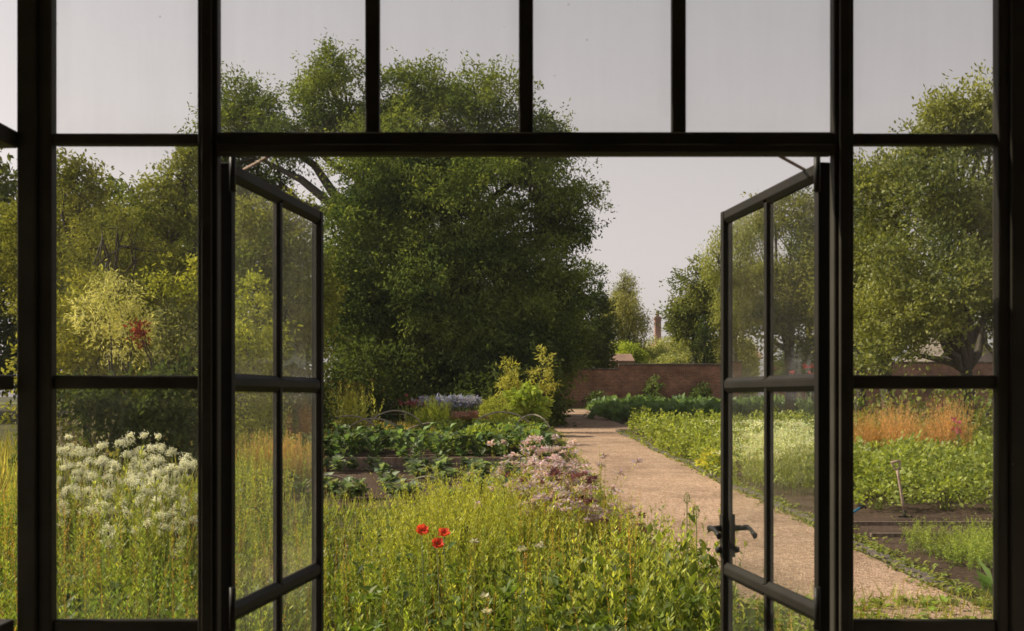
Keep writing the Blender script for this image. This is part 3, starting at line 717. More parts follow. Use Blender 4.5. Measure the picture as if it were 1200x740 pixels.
shrub('dark_laurel', 'dark laurel under the broad hazel, behind the left door leaf', [rel(325, 450, Y, 40, 30), rel(290, 462, Y, 46, 26), rel(350, 455, Y, 26, 30)], 330, Y, (.03, .038, .014), (.08, .085, .028), seed=38, LL=.14, LW=.06)

# dark evergreens under the ash
Y = 37
for i, (px, py, rx, rz, dd) in enumerate([(430, 445, 52, 44, 0), (515, 450, 56, 42, 1), (600, 440, 52, 50, 0), (655, 420, 36, 50, 20), (684, 398, 24, 46, 21), (686, 345, 26, 36, 22)]):
    shrub('holly_shrub', ['dark evergreen shrub under the left side of the ash', 'dark evergreen shrub behind the lilac flowers', 'dark evergreen shrub behind the bean tunnel', 'dark evergreen shrub where the brick wall begins', 'tall dark evergreen rising over the left end of the brick wall', 'dark small tree top at the right edge of the ash'][i],
          [rel(px, py, Y + dd, rx, rz), rel(px - rx * .4, py + 22, Y + dd, rx * .8, rz * .6, -.5), rel(px + rx * .4, py + 24, Y + dd, rx * .8, rz * .6, -.3)], px, Y + dd, (.028, .040, .014), (.070, .082, .026), seed=40 + i, dens=15, LL=.19, LW=.08, tr=.2, group='dark evergreens below the ash')
# beyond the wall
Y = 74
simple_tree('weeping_birch', 'pale weeping birch standing beyond the wall, right of the ash', 728, Y, [rel(728, 347, Y, 21, 25), rel(716, 372, Y, 22, 28), rel(743, 375, Y, 20, 28), rel(728, 400, Y, 33, 24), rel(733, 325, Y, 10, 13)], (.09, .095, .035), (.21, .19, .07), seed=50, dens=6, tr=.3, nl=40, LL=.17, LW=.06, sub=4, gap=-.4, droop=1.4, hang=1.1)
Y = 69
shrub('bright_bush', 'small bright green bush above the wall by the pinkish outbuilding', [rel(737, 410, Y, 12, 6), rel(744, 414, Y, 9, 6)], 739, Y, (.14, .17, .03), (.27, .28, .05), seed=51, LL=.15, LW=.08, tr=.2, nl=26, dens=16)
for i, (px, py, rx, rz, dd) in enumerate([(770, 418, 18, 10, 6), (795, 414, 22, 12, 2), (825, 416, 22, 12, 1), (805, 400, 22, 16, 10), (765, 408, 12, 10, 14), (858, 412, 24, 16, 2)]):
    shrub('garden_shrub', ['low sunlit shrub above the wall below the chimney', 'sunlit pale green shrub just over the wall', 'yellowish shrub just over the wall by the dark cypress', 'taller pale shrub set back behind the wall', 'grey green shrub under the distant house', 'leafy shrub over the wall pier behind the right door leaf'][i],
          [rel(px, py, Y + dd, rx, rz), rel(px + rx * .5, py + 4, Y + dd, rx * .6, rz * .8)], px, Y + dd, (.10, .11, .04), (.24, .22, .10), seed=60 + i, LL=.15, LW=.075, tr=.22, dens=14, nl=24, group='shrubs behind the brick wall')
Y = 64
simple_tree('rounded_tree', 'dense rounded tree beyond the wall, right of the chimney', 812, Y, [rel(808, 345, Y, 26, 30), rel(798, 372, Y, 16, 30), rel(822, 380, Y, 30, 40), rel(845, 350, Y, 34, 46), rel(815, 320, Y, 18, 16)], (.055, .07, .025), (.14, .14, .045), seed=70, dens=6, tr=.3, nl=30, LL=.2, LW=.10, sub=5)
Y = 60
simple_tree('weeping_birch', 'weeping birch with hanging shoots at the edge of the right door leaf', 858, Y, [rel(838, 298, Y, 16, 22), rel(862, 280, Y, 26, 40), rel(885, 255, Y, 22, 36), rel(862, 330, Y, 34, 40), rel(893, 310, Y, 30, 50)], (.09, .10, .03), (.19, .18, .06), seed=71, dens=6, tr=.26, nl=38, LL=.16, LW=.055, sub=4, gap=-.35, droop=1.4, hang=1.4)
Y = 58
def cypress(label, px, ptop, pbot, Yd, rx, seed):
    n = 7; lob = []
    for i in range(n):
        t = i / (n - 1); lob.append(rel(px, ptop + (pbot - ptop) * (t * .92 + .04), Yd, rx * (.25 + .75 * t ** .7), (pbot - ptop) / n * .75))
    simple_tree('cypress', label, px, Yd, lob, (.018, .028, .012), (.04, .05, .02), seed=seed, dens=16, tr=.18, nl=13, LL=.2, LW=.05, gap=-1, r0=.14, droop=-.5)
cypress('narrow dark cypress just over the wall beside the right door leaf', 825, 378, 432, Y, 12, 72)
# dark spired conifers behind the fruit tree
for i, (px, ptop, rx) in enumerate([(1008, 192, 24), (1036, 190, 26), (948, 222, 20)]):
    Yd = 47 + i; lob = []
    for k in range(9):
        t = k / 8; lob.append(rel(px + (4 if k % 2 else -4), ptop + 12 + t * 190, Yd, 5 + rx * 1.4 * t ** .8, 10 + 6 * t))
    simple_tree('spruce', ['left of two dark spruce tops showing above the fruit tree', 'right of two dark spruce tops showing above the fruit tree', 'dark spruce top seen through the right door leaf'][i], px, Yd, lob, (.018, .028, .014), (.045, .055, .022), seed=75 + i, dens=12, tr=.24, nl=14, LL=.3, LW=.06, gap=-.5, r0=.2, droop=.3)
# the middle right trees behind the right door leaf
Y = 40
simple_tree('orchard_tree', 'orchard tree filling the glass of the right door leaf', 925, Y, [rel(925, 285, Y, 42, 50), rel(945, 340, Y, 44, 54), rel(900, 345, Y, 46, 50), rel(880, 390, Y, 46, 42), rel(935, 395, Y, 50, 40), rel(905, 250, Y, 28, 36), rel(965, 270, Y, 36, 60)], (.065, .08, .024), (.18, .165, .05), seed=80, dens=8, tr=.22, nl=24, LL=.15, LW=.065, gap=-.4, sub=5)
Y = 27
simple_tree('apple_tree', 'tall spreading apple tree with a forked trunk behind the right panes', 1120, Y, [
    rel(1125, 150, Y, 34, 34), rel(1095, 165, Y, 22, 26), rel(1150, 190, Y, 44, 44), rel(1085, 230, Y, 54, 48, -1), rel(1140, 265, Y, 56, 54, 0), rel(1065, 300, Y, 54, 52, -1), rel(1115, 330, Y, 54, 50, -2), rel(1175, 310, Y, 56, 60, 0),
    rel(1045, 370, Y, 52, 50, -.5), rel(1090, 390, Y, 46, 40, -1), rel(1165, 375, Y, 40, 34, 1), rel(1030, 230, Y, 40, 50, .5), rel(1035, 415, Y, 36, 26, -1), rel(1210, 260, Y, 60, 90, 1), rel(1135, 125, Y, 12, 22), rel(1152, 118, Y, 7, 22), rel(1163, 132, Y, 7, 26), rel(1110, 140, Y, 6, 22), rel(1080, 180, Y, 8, 26), rel(1062, 205, Y, 7, 24), rel(1095, 140, Y, 8, 16)],
    (.05, .066, .022), (.20, .195, .06), r0=.17, seed=81, dens=16, tr=.16, nl=19, LL=.115, LW=.055, gap=-.55, sub=12, droop=-.35, spray=.6, basepx=1138, fork=.22, nbranch=120, shell=.6, leafmat=M_LEAF)
Y = 31
simple_tree('apple_tree', 'smaller apple tree with a leaning trunk left of the tall one', 1030, Y, [rel(1020, 330, Y, 44, 50), rel(1035, 285, Y, 36, 40), rel(1005, 380, Y, 42, 38), rel(1055, 380, Y, 40, 36), rel(985, 310, Y, 40, 50)], (.065, .08, .025), (.18, .165, .05), r0=.2, seed=82, dens=12, tr=.18, nl=20, LL=.12, LW=.055, gap=-.55, sub=12, droop=-.35, spray=.6, basepx=1042, fork=.25)
Y = 34
simple_tree('orchard_tree', 'orchard tree standing beyond the far right post', 1300, Y, [rel(1300, 260, Y, 90, 90), rel(1260, 340, Y, 80, 80), rel(1350, 340, Y, 80, 80)], (.06, .075, .022), (.16, .15, .045), seed=83, dens=8, LL=.24, LW=.1, tr=.3)

# ------------------------------------------------------------------ plants of the garden
def spikes(cl, B, h, nl, LL, LW, c_low, c_top, c_stem, lean=.12, rs=.0022, up=.5, tmin=.12, ragged=.25):
    """upright leafy stems standing at B (n,3)"""
    n = len(B); h = np.broadcast_to(h, (n,)); c_top = np.asarray(c_top, float); c_top = np.repeat(c_top, nl, 0) if c_top.ndim == 2 else c_top[None]
    a = rng.uniform(0, 2 * PI, n); ln = rng.normal(0, lean, n) * h
    lv = np.stack([np.cos(a) * ln, np.sin(a) * ln, np.zeros(n)], 1)
    def P(t): return B[:, None] + lv[:, None] * (t ** 2)[..., None] + np.array([0, 0, 1.]) * (h[:, None] * t)[..., None]
    ts = np.array([0, .35, .7, 1.])[None].repeat(n, 0); pts = P(ts)
    for k in range(3):
        cl.sticks(pts[:, k], pts[:, k + 1], rs * (1 - k * .25), rs * (.78 - k * .25), shade(c_stem, n, .15))
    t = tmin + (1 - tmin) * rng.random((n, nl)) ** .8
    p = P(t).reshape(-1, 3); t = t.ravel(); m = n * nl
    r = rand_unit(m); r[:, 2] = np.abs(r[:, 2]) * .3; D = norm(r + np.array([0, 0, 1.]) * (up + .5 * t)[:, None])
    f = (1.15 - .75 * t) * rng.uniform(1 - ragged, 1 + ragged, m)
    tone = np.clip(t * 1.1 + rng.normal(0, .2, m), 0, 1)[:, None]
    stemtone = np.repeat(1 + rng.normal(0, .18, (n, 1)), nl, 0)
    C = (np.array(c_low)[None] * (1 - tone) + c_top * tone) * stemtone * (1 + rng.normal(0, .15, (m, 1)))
    cl.leaves(p, D, LL * f, LW * f, np.clip(C, .005, .9), up=.3)
    return pts[:, 3]
def stemmed(cl, B, col=(.12, .14, .04)):
    cl.sticks(np.array([[0, 0, -.02]]), B[-1:] + [0, 0, .04], .008, .004, np.array(col)); return B
def rosette(cl, B, n, LL, LW, col, up=(.2, 1.0), fold=.22, droop=.15, var=.2, rad=.03):
    """n broad folded leaves springing from each base point"""
    k = len(B); P = np.repeat(B, n, 0) + rng.normal(size=(k * n, 3)) * rad * np.array([1, 1, .3]); m = k * n
    a = rng.uniform(0, 2 * PI, m); e = rng.uniform(*up, m)
    D = norm(np.stack([np.cos(a), np.sin(a), e], 1))
    f = rng.uniform(.6, 1.2, m)
    cl.leaves(P, D, LL * f, LW * f, shade(col, m, var), up=2.5, fold=fold, droop=droop)
def dome(cl, n, r, h, LL, LW, col, col2, base=.1, fold=.15, shell=.5, stems=30, stem_c=(.10, .11, .03), up=.8):
    """a bushy plant: leaves spread through a half dome, on a few stems"""
    d = rand_unit(n); d[:, 2] = np.abs(d[:, 2])
    rr = 1 - shell * rng.random(n) ** 1.4
    p = d * rr[:, None] * np.array([r, r, h - base]) * (1 + .2 * vnoise(d * 2.7 + rng.random() * 9))[:, None] + np.array([0, 0, base])
    tone = np.clip(.5 + .3 * vnoise(p, 6 / max(r, .1)) + rng.normal(0, .2, n), 0, 1)[:, None]
    C = (np.array(col)[None] * (1 - tone) + np.array(col2)[None] * tone) * (1 + rng.normal(0, .15, (n, 1)))
    D = norm(d * .8 + rand_unit(n) * .7 + np.array([0, 0, -.15]))
    f = rng.uniform(.6, 1.25, n)
    cl.leaves(p, D, LL * f, LW * f, np.clip(C, .005, .9), up=up, fold=fold)
    if stems:
        q = p[rng.choice(n, stems)]
        cl.sticks(rng.normal(0, .03, (len(q), 3)) * np.array([1, 1, 0]), q, .005, .002, np.array(stem_c))
def on_ground(X, Y): return np.stack([X, Y, gz(Y)], -1)

def scatter(protos, spots, label, cat, group, smin=.85, smax=1.15, labels=None):
    """each proto is one linked object; first uses take the proto, then copies"""
    used = set(); out = []
    for i, (x, y) in enumerate(spots):
        p = protos[i % len(protos)]
        o = p if id(p) not in used else copy_tree(p)
        used.add(id(p)); o.location = (x, y, gzf(y)); o.rotation_euler = (0, 0, rng.uniform(0, 6.28))
        k = rng.uniform(smin, smax); o.scale = (k, k, k * rng.uniform(.9, 1.1))
        tag(o, labels[i] if labels else label, cat, group); out.append(o)
    return out
def grid(x0, x1, y0, y1, dx, dy, jit=.1):
    return [(x + rng.normal(0, jit), y + rng.normal(0, jit)) for y in np.arange(y0, y1, dy) for x in np.arange(x0, x1, dx)]

# --- vegetable beds right of the path
def protos(name, m, fn, k=3):
    out = []
    for i in range(k):
        cl = Cloud(); fn(cl); out.append(cl.build(name, m))
    return out
LG1, LG2 = (.10, .125, .028), (.23, .235, .055)
pp = protos('potato_plant', M_LEAF, lambda c: dome(c, 330, .42, .62, .095, .058, LG1, LG2), 4)
sp = [q for q in grid(3.95, 10.2, 19.2, 33, .78, .92, .12) if q[0] > wob(q[1], 3.72 - .018 * (q[1] - 9), 1) + .25]
scatter(pp, sp, 'bushy light green potato plant in the sunlit bed along the right side of the path', 'potato plant', 'potato plants beside the path')
pq = protos('potato_plant', M_LEAF, lambda c: dome(c, 460, .46, .72, .085, .054, (.085, .11, .024), (.20, .21, .045)), 4)
scatter(pq, grid(5.0, 13, 14.65, 19.2, .74, .85, .10), 'tall bushy potato plant in the block behind the upright spade', 'potato plant', 'potato plants behind the spade')
cp = protos('carrot_tuft', M_LEAF, lambda c: spikes(c, rng.normal(0, .09, (34, 3)) * np.array([1, 1, 0]), rng.uniform(.18, .36, 34), 34, .042, .010, (.11, .14, .03), (.22, .24, .05), (.12, .15, .04), lean=.55, up=.1), 3)
sp = [q for q in grid(4.1, 8.4, 9.75, 11.75, .30, .34, .06) if q[0] > 4.15 + max(0, 10.9 - q[1]) * .35]
scatter(cp, sp, 'feathery green carrot top in the small bed at the lower right', 'carrot', 'carrot tops in the small bed')
sq = protos('squash_plant', M_LEAF, lambda c: dome(c, 46, .75, .55, .34, .30, (.055, .085, .035), (.10, .14, .06), fold=.12, shell=.4), 3)
scatter(sq, grid(4.3, 13.2, 40.5, 50, 1.15, 1.15, .2), 'dark green squash plant in the shaded bed below the brick wall', 'squash plant', 'squash plants in the shaded bed')
# frothy white umbellifers beside the path, behind the right door leaf
def froth(c):
    tp = spikes(c, rng.normal(0, .22, (60, 3)) * np.array([1, 1, 0]), rng.uniform(.5, .95, 60), 26, .07, .02, (.10, .12, .03), (.22, .22, .07), (.14, .15, .05), lean=.2)
    P = np.repeat(tp, 34, 0) + rng.normal(size=(60 * 34, 3)) * np.array([.06, .06, .018]); D = norm(rand_unit(len(P)) + [0, 0, .5])
    c.leaves(P, D, .022, .02, shade((.36, .36, .27), len(P), .15), up=1)
fp = protos('white_umbellifer', M_LEAF, froth, 2)
scatter(fp, [(4.05, 17.2), (4.6, 17.6), (5.1, 17.3), (4.2, 18.1), (4.8, 18.4), (4.35, 16.5), (4.95, 16.6)], 'frothy greenish white umbellifer beside the path, seen through the right door leaf', 'umbellifer', 'white umbellifers behind the right door leaf')
cl = Cloud(); dome(cl, 420, .34, .42, .07, .04, (.22, .20, .03), (.34, .30, .05)); o = cl.build('yellow_herb', M_LEAF, loc=(3.86, 20.2, gzf(20.2)))
tag(o, 'low yellowish green herb bush on the path edge beside the right door leaf', 'herb')
# orange dry grass and flowers behind the potatoes
gp_ = protos('dry_grass', M_LEAF, lambda c: spikes(c, rng.normal(0, .16, (110, 3)) * np.array([1, 1, 0]), rng.uniform(.75, 1.35, 110), 22, .10, .012, (.17, .12, .045), (.36, .20, .09), (.25, .16, .07), lean=.22, up=.9), 3)
scatter(gp_, [(6.6 + .17 * i + rng.normal(0, .1), 19.7 + rng.uniform(0, 1.4)) for i in range(12)], 'tuft of orange brown dry grass behind the potato block under the apple tree', 'dry grass', 'orange dry grass tufts')
scatter(protos('green_hedge_plant', M_LEAF, lambda c: dome(c, 1000, .95, 1.6, .11, .055, (.06, .08, .02), (.16, .16, .04), shell=.6), 2), [(7.5 + 1.3 * i, 22.8 + rng.uniform(0, 1.2)) for i in range(8)], 'leafy green bush behind the orange dry grass', 'bush', 'bushes behind the dry grass')
def flower_plant(name, label, cat, loc, h, r, nst, leafcol, heads, hcol, hsize, npet=16, group=None, nl=26, LL=.09, LW=.03, split=True, hvar=.15, flat=.6, m=M_LEAF, topcol=None):
    e = empty(name, loc, label, cat, group); cl = Cloud()
    B = rng.normal(0, r * .45, (nst, 3)) * np.array([1, 1, 0])
    tp = spikes(cl, B, h * rng.uniform(.8, 1.05, nst), nl, LL, LW, leafcol, topcol or tuple(c * 1.5 for c in leafcol), tuple(c * 1.2 for c in leafcol), lean=.16, rs=.003)
    cl.build('foliage', m, e)
    k = min(heads, nst)
    def head(c, p):
        P = p[None] + rng.normal(size=(npet, 3)) * hsize * .14; d = rand_unit(npet); d[:, 2] = d[:, 2] * flat + .12
        c.leaves(P, norm(d), hsize * rng.uniform(.6, 1.1, npet), hsize * .28, shade(hcol, npet, hvar), up=.5)
    if split:
        for p in tp[:k]:
            c = Cloud(); head(c, p); c.build('flower', M_PETAL, e)
    else:
        c = Cloud()
        for p in tp[:k]: head(c, p)
        c.build('flowers', M_PETAL, e)
    return e
c = at(1130, 512, 18.9)
flower_plant('pink_flower', 'bright pink flowers standing above the potato block at the right', 'flower plant', (c[0], 19.2, gzf(19.2)), 1.0, .16, 9, (.07, .09, .03), 6, (.62, .14, .24), .07, 22)
c = at(1095, 488, 22)
flower_plant('pink_flower', 'small pale pink flowers beside the orange dry grass', 'flower plant', (c[0], 22, gzf(22)), 1.15, .2, 10, (.08, .09, .03), 5, (.55, .25, .26), .05, 16)
c = at(946, 430, 24)
flower_plant('red_flower', 'red flower spot low in the right door leaf beside its hinge post', 'flower plant', (c[0], 24, gzf(24)), 2.0, .2, 14, (.07, .09, .03), 9, (.5, .03, .05), .09, 16)

# spade, blue handled tool
def spade():
    g = gp(1061, 607); e = empty('spade', g, 'garden spade with a D shaped wooden grip standing upright in the soil before the potatoes', 'spade')
    tx, tz = -.125, .80                                    # lean to the left
    U = Vector((tx, .03, tz)).normalized()
    def q(t, s_=0): return U * t + Vector((U.z, 0, -U.x)) * s_
    s = Solid(); s.tube([q(.10), q(.30), q(.52), q(.63)], [.021, .0175, .0165, .018], 10); s.build('shaft', M_ASHWOOD, e)
    s = Solid()
    s.tube([q(.615), q(.655, .030), q(.70, .050), q(.735, .055)], [.014, .012, .011, .012], 8)
    s.tube([q(.615), q(.655, -.030), q(.70, -.050), q(.735, -.055)], [.014, .012, .011, .012], 8)
    s.tube([q(.735, -.066), q(.735, 0), q(.735, .066)], [.014, .0165, .014], 10); s.build('grip', M_ASHWOOD, e)
    s = Solid(); s.tube([q(-.02), q(.12)], [.026, .02], 10)
    s.box(-.09, .09, -.006, .006, -.24, .025, .004); s.build('blade', M_IRON, e)
    return e
spade()
def blue_tool():
    g = gp(1001, 612); e = empty('hand_tool', g, 'short tool with a bright blue handle leaning at the soil edge left of the spade', 'garden tool')
    A, B = Vector((-.16, .0, .03)), Vector((.085, .03, .175))
    s = Solid(); s.tube([A, A.lerp(B, .5), B], [.017, .016, .017], 10); s.build('handle', M_BLUE, e)
    D = (B - A).normalized()
    s = Solid(); s.tube([B - D * .004, B + D * .05], [.022, .024], 10); s.tube([B + D * .03 + Vector((-.05, 0, .025)), B + D * .055, B + D * .03 + Vector((.05, .0, -.02))], .012, 8); s.build('head', M_IRON, e)
blue_tool()
# boards round the right hand beds, slates along the path edge
def board(label, x0, x1, y, hgt=.13, y2=None, cat='bed board'):
    y2 = y if y2 is None else y2
    s = Solid(); n = max(2, int(abs(x1 - x0) / 2.4) + 1)
    L_ = math.hypot(x1 - x0, y2 - y); ang = math.atan2(y2 - y, x1 - x0)
    for i in range(n):
        s.box(-L_ / 2 + L_ * i / n + .006, -L_ / 2 + L_ * (i + 1) / n - .006, -.02 + rng.normal(0, .004), .02, -.1, hgt + rng.normal(0, .008), .004)
    o = s.build('bed_board', M_BOARD); ym = (y + y2) / 2
    o.location = ((x0 + x1) / 2, ym, gzf(ym)); o.rotation_euler = (0, -math.atan(SLOPE) * math.sin(ang), ang); tag(o, label, cat); return o
board('timber edging board between the spade and the carrot bed, the farther of the pair', 4.1, 12, 13.05, .05)
board('timber edging board behind the carrot bed, the nearer of the pair', 4.1, 12, 12.15, .04)
s = Solid(); s.box(-.045, .045, -.16, .16, -.08, .07, .006)
sl0 = s.build('edging_slate', M_SLATE); first = True
for i in range(150):
    y = 9.2 + i * .165
    o = sl0 if first else sl0.copy()
    if not first: COL.objects.link(o)
    first = False
    o.location = (wob(y, 3.72 - .018 * (y - 9), 1) + .09 + rng.normal(0, .01), y, gzf(y) - .045 + rng.normal(0, .008)); o.rotation_euler = (rng.normal(0, .06), R(rng.normal(24, 6)), R(90 + rng.normal(0, 5)))
    o.rotation_euler = (R(rng.normal(22, 6)), rng.normal(0, .05), R(rng.normal(0, 4))); o.scale = (1, .42, 1)
    tag(o, 'thin grey edging slate set in the row along the right edge of the path', 'slate', 'edging slates along the path')

# --- beds left of the path
kp = protos('kale_plant', M_LEAF, lambda c: rosette(c, np.array([[0, 0, .04], [0, 0, .14], [.03, 0, .24], [0, .03, .32]]), 13, .19, .10, (.065, .09, .04), up=(.1, 1.5), rad=.05, var=.3), 3)
scatter(kp, grid(-4.8, 1.15, 23.0, 27.6, .46, .7, .1), 'blue green kale plant in the long bed in front of the hoops', 'kale', 'kale plants in the long bed', .9, 1.4)
hp = protos('bean_plant', M_LEAF, lambda c: dome(c, 300, .42, .55, .10, .06, (.08, .11, .024), (.19, .20, .04)), 3)
scatter(hp, grid(-1.6, 1.0, 24.0, 29.5, .7, 1.0, .15), 'leafy light green bean plant at the path end of the long bed', 'bean plant', 'bean plants at the path end of the long bed')
bp_ = protos('bronze_lettuce', M_LEAF, lambda c: rosette(c, np.array([[0, 0, .04], [0, 0, .14]]), 14, .15, .09, (.06, .05, .028), up=(.2, 1.2)), 2)
scatter(bp_, grid(.1, 1.2, 23.4, 25.6, .4, .5, .05), 'dark bronze salad plant at the corner of the long bed beside the path', 'lettuce', 'bronze salad plants at the bed corner')
scatter(protos('cabbage', M_LEAF, lambda c: rosette(c, np.array([[0, 0, .03], [0, 0, .1], [0, 0, .16]]), 16, .20, .12, (.11, .13, .085), up=(.05, 1.3), var=.3), 3),
        [q for q in grid(-5.2, .6, 15.2, 20.2, .5, .62, .12) if vnoise(np.array([q[0], q[1], 0.]), 1.3, 4) > -.6], 'greyish green cabbage in the nearer bed behind the meadow', 'cabbage', 'cabbages in the nearer bed')
board('long timber edging board in front of the kale bed', -6.5, 1.2, 21.9, .11)
board('timber edging board along the nearer cabbage bed', -6.5, 1.2, 20.9, .10)
def hoop(label, cx_, y, half, hgt, ang=0., rad=.022):
    e = Solid(); n = 18
    e.tube([(math.cos(PI * k / n) * half, 0, math.sin(PI * k / n) * hgt - .05) for k in range(n + 1)], rad, 7)
    o = e.build('bed_hoop', M_WOOD); o.location = (cx_, y, gzf(y)); o.rotation_euler = (0, 0, ang); return tag(o, label, 'hoop', 'hoops over the beds')
for lab, px, py0, wpx, Yh, hp_, a in [
    ('pale hoop arching over the far left end of the kale bed', 408, 500, 40, 28.5, .75, .3), ('pale hoop, second from the left over the kale bed, crossing its neighbour', 438, 500, 42, 28.0, .70, -.35),
    ('pale hoop, third from the left over the kale bed, the one that peaks highest', 463, 500, 40, 29.5, .85, .45), ('pale low hoop in the middle of the kale bed', 515, 505, 46, 30, .5, .2),
    ('pale hoop arching in front of the bean tunnel', 588, 505, 44, 28.5, .85, .15), ('pale hoop at the path end of the kale bed', 624, 505, 30, 28.0, .80, -.6)]:
    hoop(lab, (px - CX) / F * Yh, Yh, wpx / F * Yh, hp_, a)
hoop('low hoop over the cabbage bed, half hidden by the left door leaf', (385 - CX) / F * 16.4, 16.4, .42, .34, .1, .013); hoop('low hoop over the cabbage bed just left of the yellow green bush', (500 - CX) / F * 16.4, 16.4, .36, .32, -.2, .013)
# netting draped on the hoops: thin crossing threads
def net(label, x0, x1, y, hgt, sag):
    cl = Cloud(); A = []; B = []
    xs_ = np.arange(x0, x1, .09); nz = 9
    def zt(x): return hgt * (.72 + .28 * abs(math.cos((x - x0) * 2.1))) - sag
    for x in xs_:
        A.append((x, 0, 0)); B.append((x + rng.normal(0, .01), .0, zt(x)))
    for k in range(1, nz + 1):
        for x in xs_[:-1]:
            A.append((x, 0, zt(x) * k / nz)); B.append((x + .09, 0, zt(x + .09) * k / nz))
    cl.sticks(np.array(A), np.array(B), .004, .004, np.array((.05, .045, .035)))
    o = cl.build('netting', M_LEAF, loc=(0, y, gzf(y))); return tag(o, label, 'netting')
net('dark garden netting strung between the hoops at the left end of the kale bed', -4.6, -2.0, 28.9, .62, .02)
net('dark garden netting strung between the hoops near the bean tunnel', -.9, .9, 28.9, .66, .02)
# golden grass strip and border plants under the ash
def lawn_tufts():
    cl = Cloud(); n = 5200
    X = rng.uniform(-8.5, .9, n); Yv = rng.uniform(30.7, 36, n); B = on_ground(X, Yv)
    d = rand_unit(n) * .5; d[:, 2] = 1
    cl.leaves(B, norm(d), rng.uniform(.12, .34, n), .022, shade((.36, .29, .10), n, .25), up=0)
    tag(cl.build('long_grass', M_LEAF), 'strip of dry golden grass in the sun behind the kale bed', 'grass', kind='stuff')
lawn_tufts()
Yb = 34.2
def fpx(name, label, cat, px, Yd, h, r, nst, leafcol, heads, hcol, hs, **kw): return flower_plant(name, label, cat, G(px, Yd), h, r, nst, leafcol, heads, hcol, hs, **kw)
for i, px in enumerate([508, 522, 536, 550]):
    fpx('catmint', ['lilac blue catmint, leftmost of the row under the ash', 'lilac blue catmint, second from the left in the row under the ash', 'lilac blue catmint, third from the left in the row under the ash', 'lilac blue catmint, rightmost of the row under the ash'][i], 'catmint', px, 33.4 + rng.normal(0, .2), 1.0, .5, 40, (.07, .09, .05), 40, (.42, .43, .66), .18, npet=14, group='lilac catmint row')
for i, px in enumerate([541, 551, 560]):
    fpx('astilbe', ['pale pink astilbe, left of three beside the bean tunnel', 'pale pink astilbe, middle of three beside the bean tunnel', 'pale pink astilbe, right of three beside the bean tunnel'][i], 'astilbe', px, 32.6, .58, .4, 34, (.10, .10, .03), 34, (.62, .36, .34), .13, npet=14, group='pink astilbes')
fpx('loosestrife', 'magenta flower spikes left of the tall green spires', 'flower plant', 484, 32.4, .95, .4, 18, (.10, .12, .03), 12, (.36, .08, .14), .10, npet=12)
fpx('loosestrife', 'few pinkish flower spikes behind the magenta ones', 'flower plant', 489, 33.6, 1.1, .35, 12, (.10, .12, .03), 8, (.5, .14, .2), .12, npet=12)
for i, px in enumerate([499, 509, 516]):
    fpx('tall_spire', ['green spiky plant, left of three in the border', 'green spiky plant, middle of three in the border', 'green spiky plant, right of three in the border'][i], 'border plant', px, 32.2, [.8, 1.1, .95][i], .35, 26, (.12, .15, .03), 4, (.3, .3, .08), .08, nl=40, LL=.16, LW=.03, topcol=(.26, .27, .06), group='green spiky border plants')
fpx('seedhead_plant', 'tall yellow green plant with bobbly seed heads beside the left door leaf', 'border plant', 402, 29.5, 1.55, .8, 34, (.11, .12, .03), 30, (.24, .20, .07), .10, nl=44, LL=.17, LW=.045, npet=18, flat=1, topcol=(.26, .24, .06))
fpx('seedhead_plant', 'smaller yellow green seed head plant right of the taller one', 'border plant', 416, 30.2, 1.25, .5, 20, (.11, .12, .03), 18, (.26, .22, .08), .09, nl=40, LL=.15, LW=.04, npet=18, flat=1, topcol=(.25, .24, .06))
# bean tunnel with two upright willows behind it
def lobes_shrub(name, label, lobes, px, Yd, col, col2, cat, **kw): return shrub(name, label, lobes, px, Yd, col, col2, cat=cat, **kw)
Y = 31
e = lobes_shrub('bean_arch', 'big leaved climbing bean plant smothering the right end of its arch beside the path', [rel(620, 468, Y, 14, 14), rel(628, 480, Y, 11, 13), rel(610, 472, Y, 12, 13), rel(618, 494, Y, 17, 12)], 618, Y, (.06, .095, .022), (.17, .19, .04), 'bean plant', skirt=False, LL=.17, LW=.13, tr=.1, nl=9, dens=26, seed=90)
e = lobes_shrub('bean_tunnel', 'soft yellow green netted tunnel of young plants left of the climbing beans', [rel(592, 478, Y, 22, 13), rel(578, 486, Y, 16, 12), rel(600, 488, Y, 20, 12)], 588, Y, (.12, .13, .03), (.20, .20, .05), 'plant tunnel', skirt=False, LL=.07, LW=.02, tr=.06, nl=26, dens=60, shell=.15, seed=91)
Y = 33
lobes_shrub('upright_willow', 'golden upright willow behind the bean tunnel, left of two', [rel(596, 432, Y, 9, 9), rel(599, 445, Y, 11, 12), rel(593, 458, Y, 9, 12), rel(602, 462, Y, 8, 12)], 597, Y, (.12, .12, .03), (.26, .23, .06), 'willow', skirt=False, LL=.15, LW=.035, tr=.1, dens=18, seed=92, gap=-.3)
lobes_shrub('upright_willow', 'taller golden upright willow beside the path, right of two', [rel(638, 420, Y, 7, 11), rel(634, 436, Y, 11, 12), rel(640, 448, Y, 9, 12), rel(632, 460, Y, 9, 14)], 636, Y, (.12, .12, .03), (.25, .22, .06), 'willow', skirt=False, LL=.15, LW=.035, tr=.1, dens=16, seed=93, gap=-.3)
# climbers against the brick wall
for i, (px, w, h_) in enumerate([(768, 9, 16), (822, 9, 12), (700, 8, 9)]):
    shrub('wall_shrub', ['dark upright shrub growing against the middle of the brick wall', 'small dark shrub against the brick wall near the right door leaf', 'low dark shrub against the shaded left of the brick wall'][i], [rel(px, 478 - h_ * 1.1, 54.4, w, h_), rel(px, 474, 54.4, w * 1.1, 9)], px, 54.4, (.035, .05, .02), (.08, .10, .035), seed=95 + i, LL=.2, LW=.07, tr=.14, dens=18)
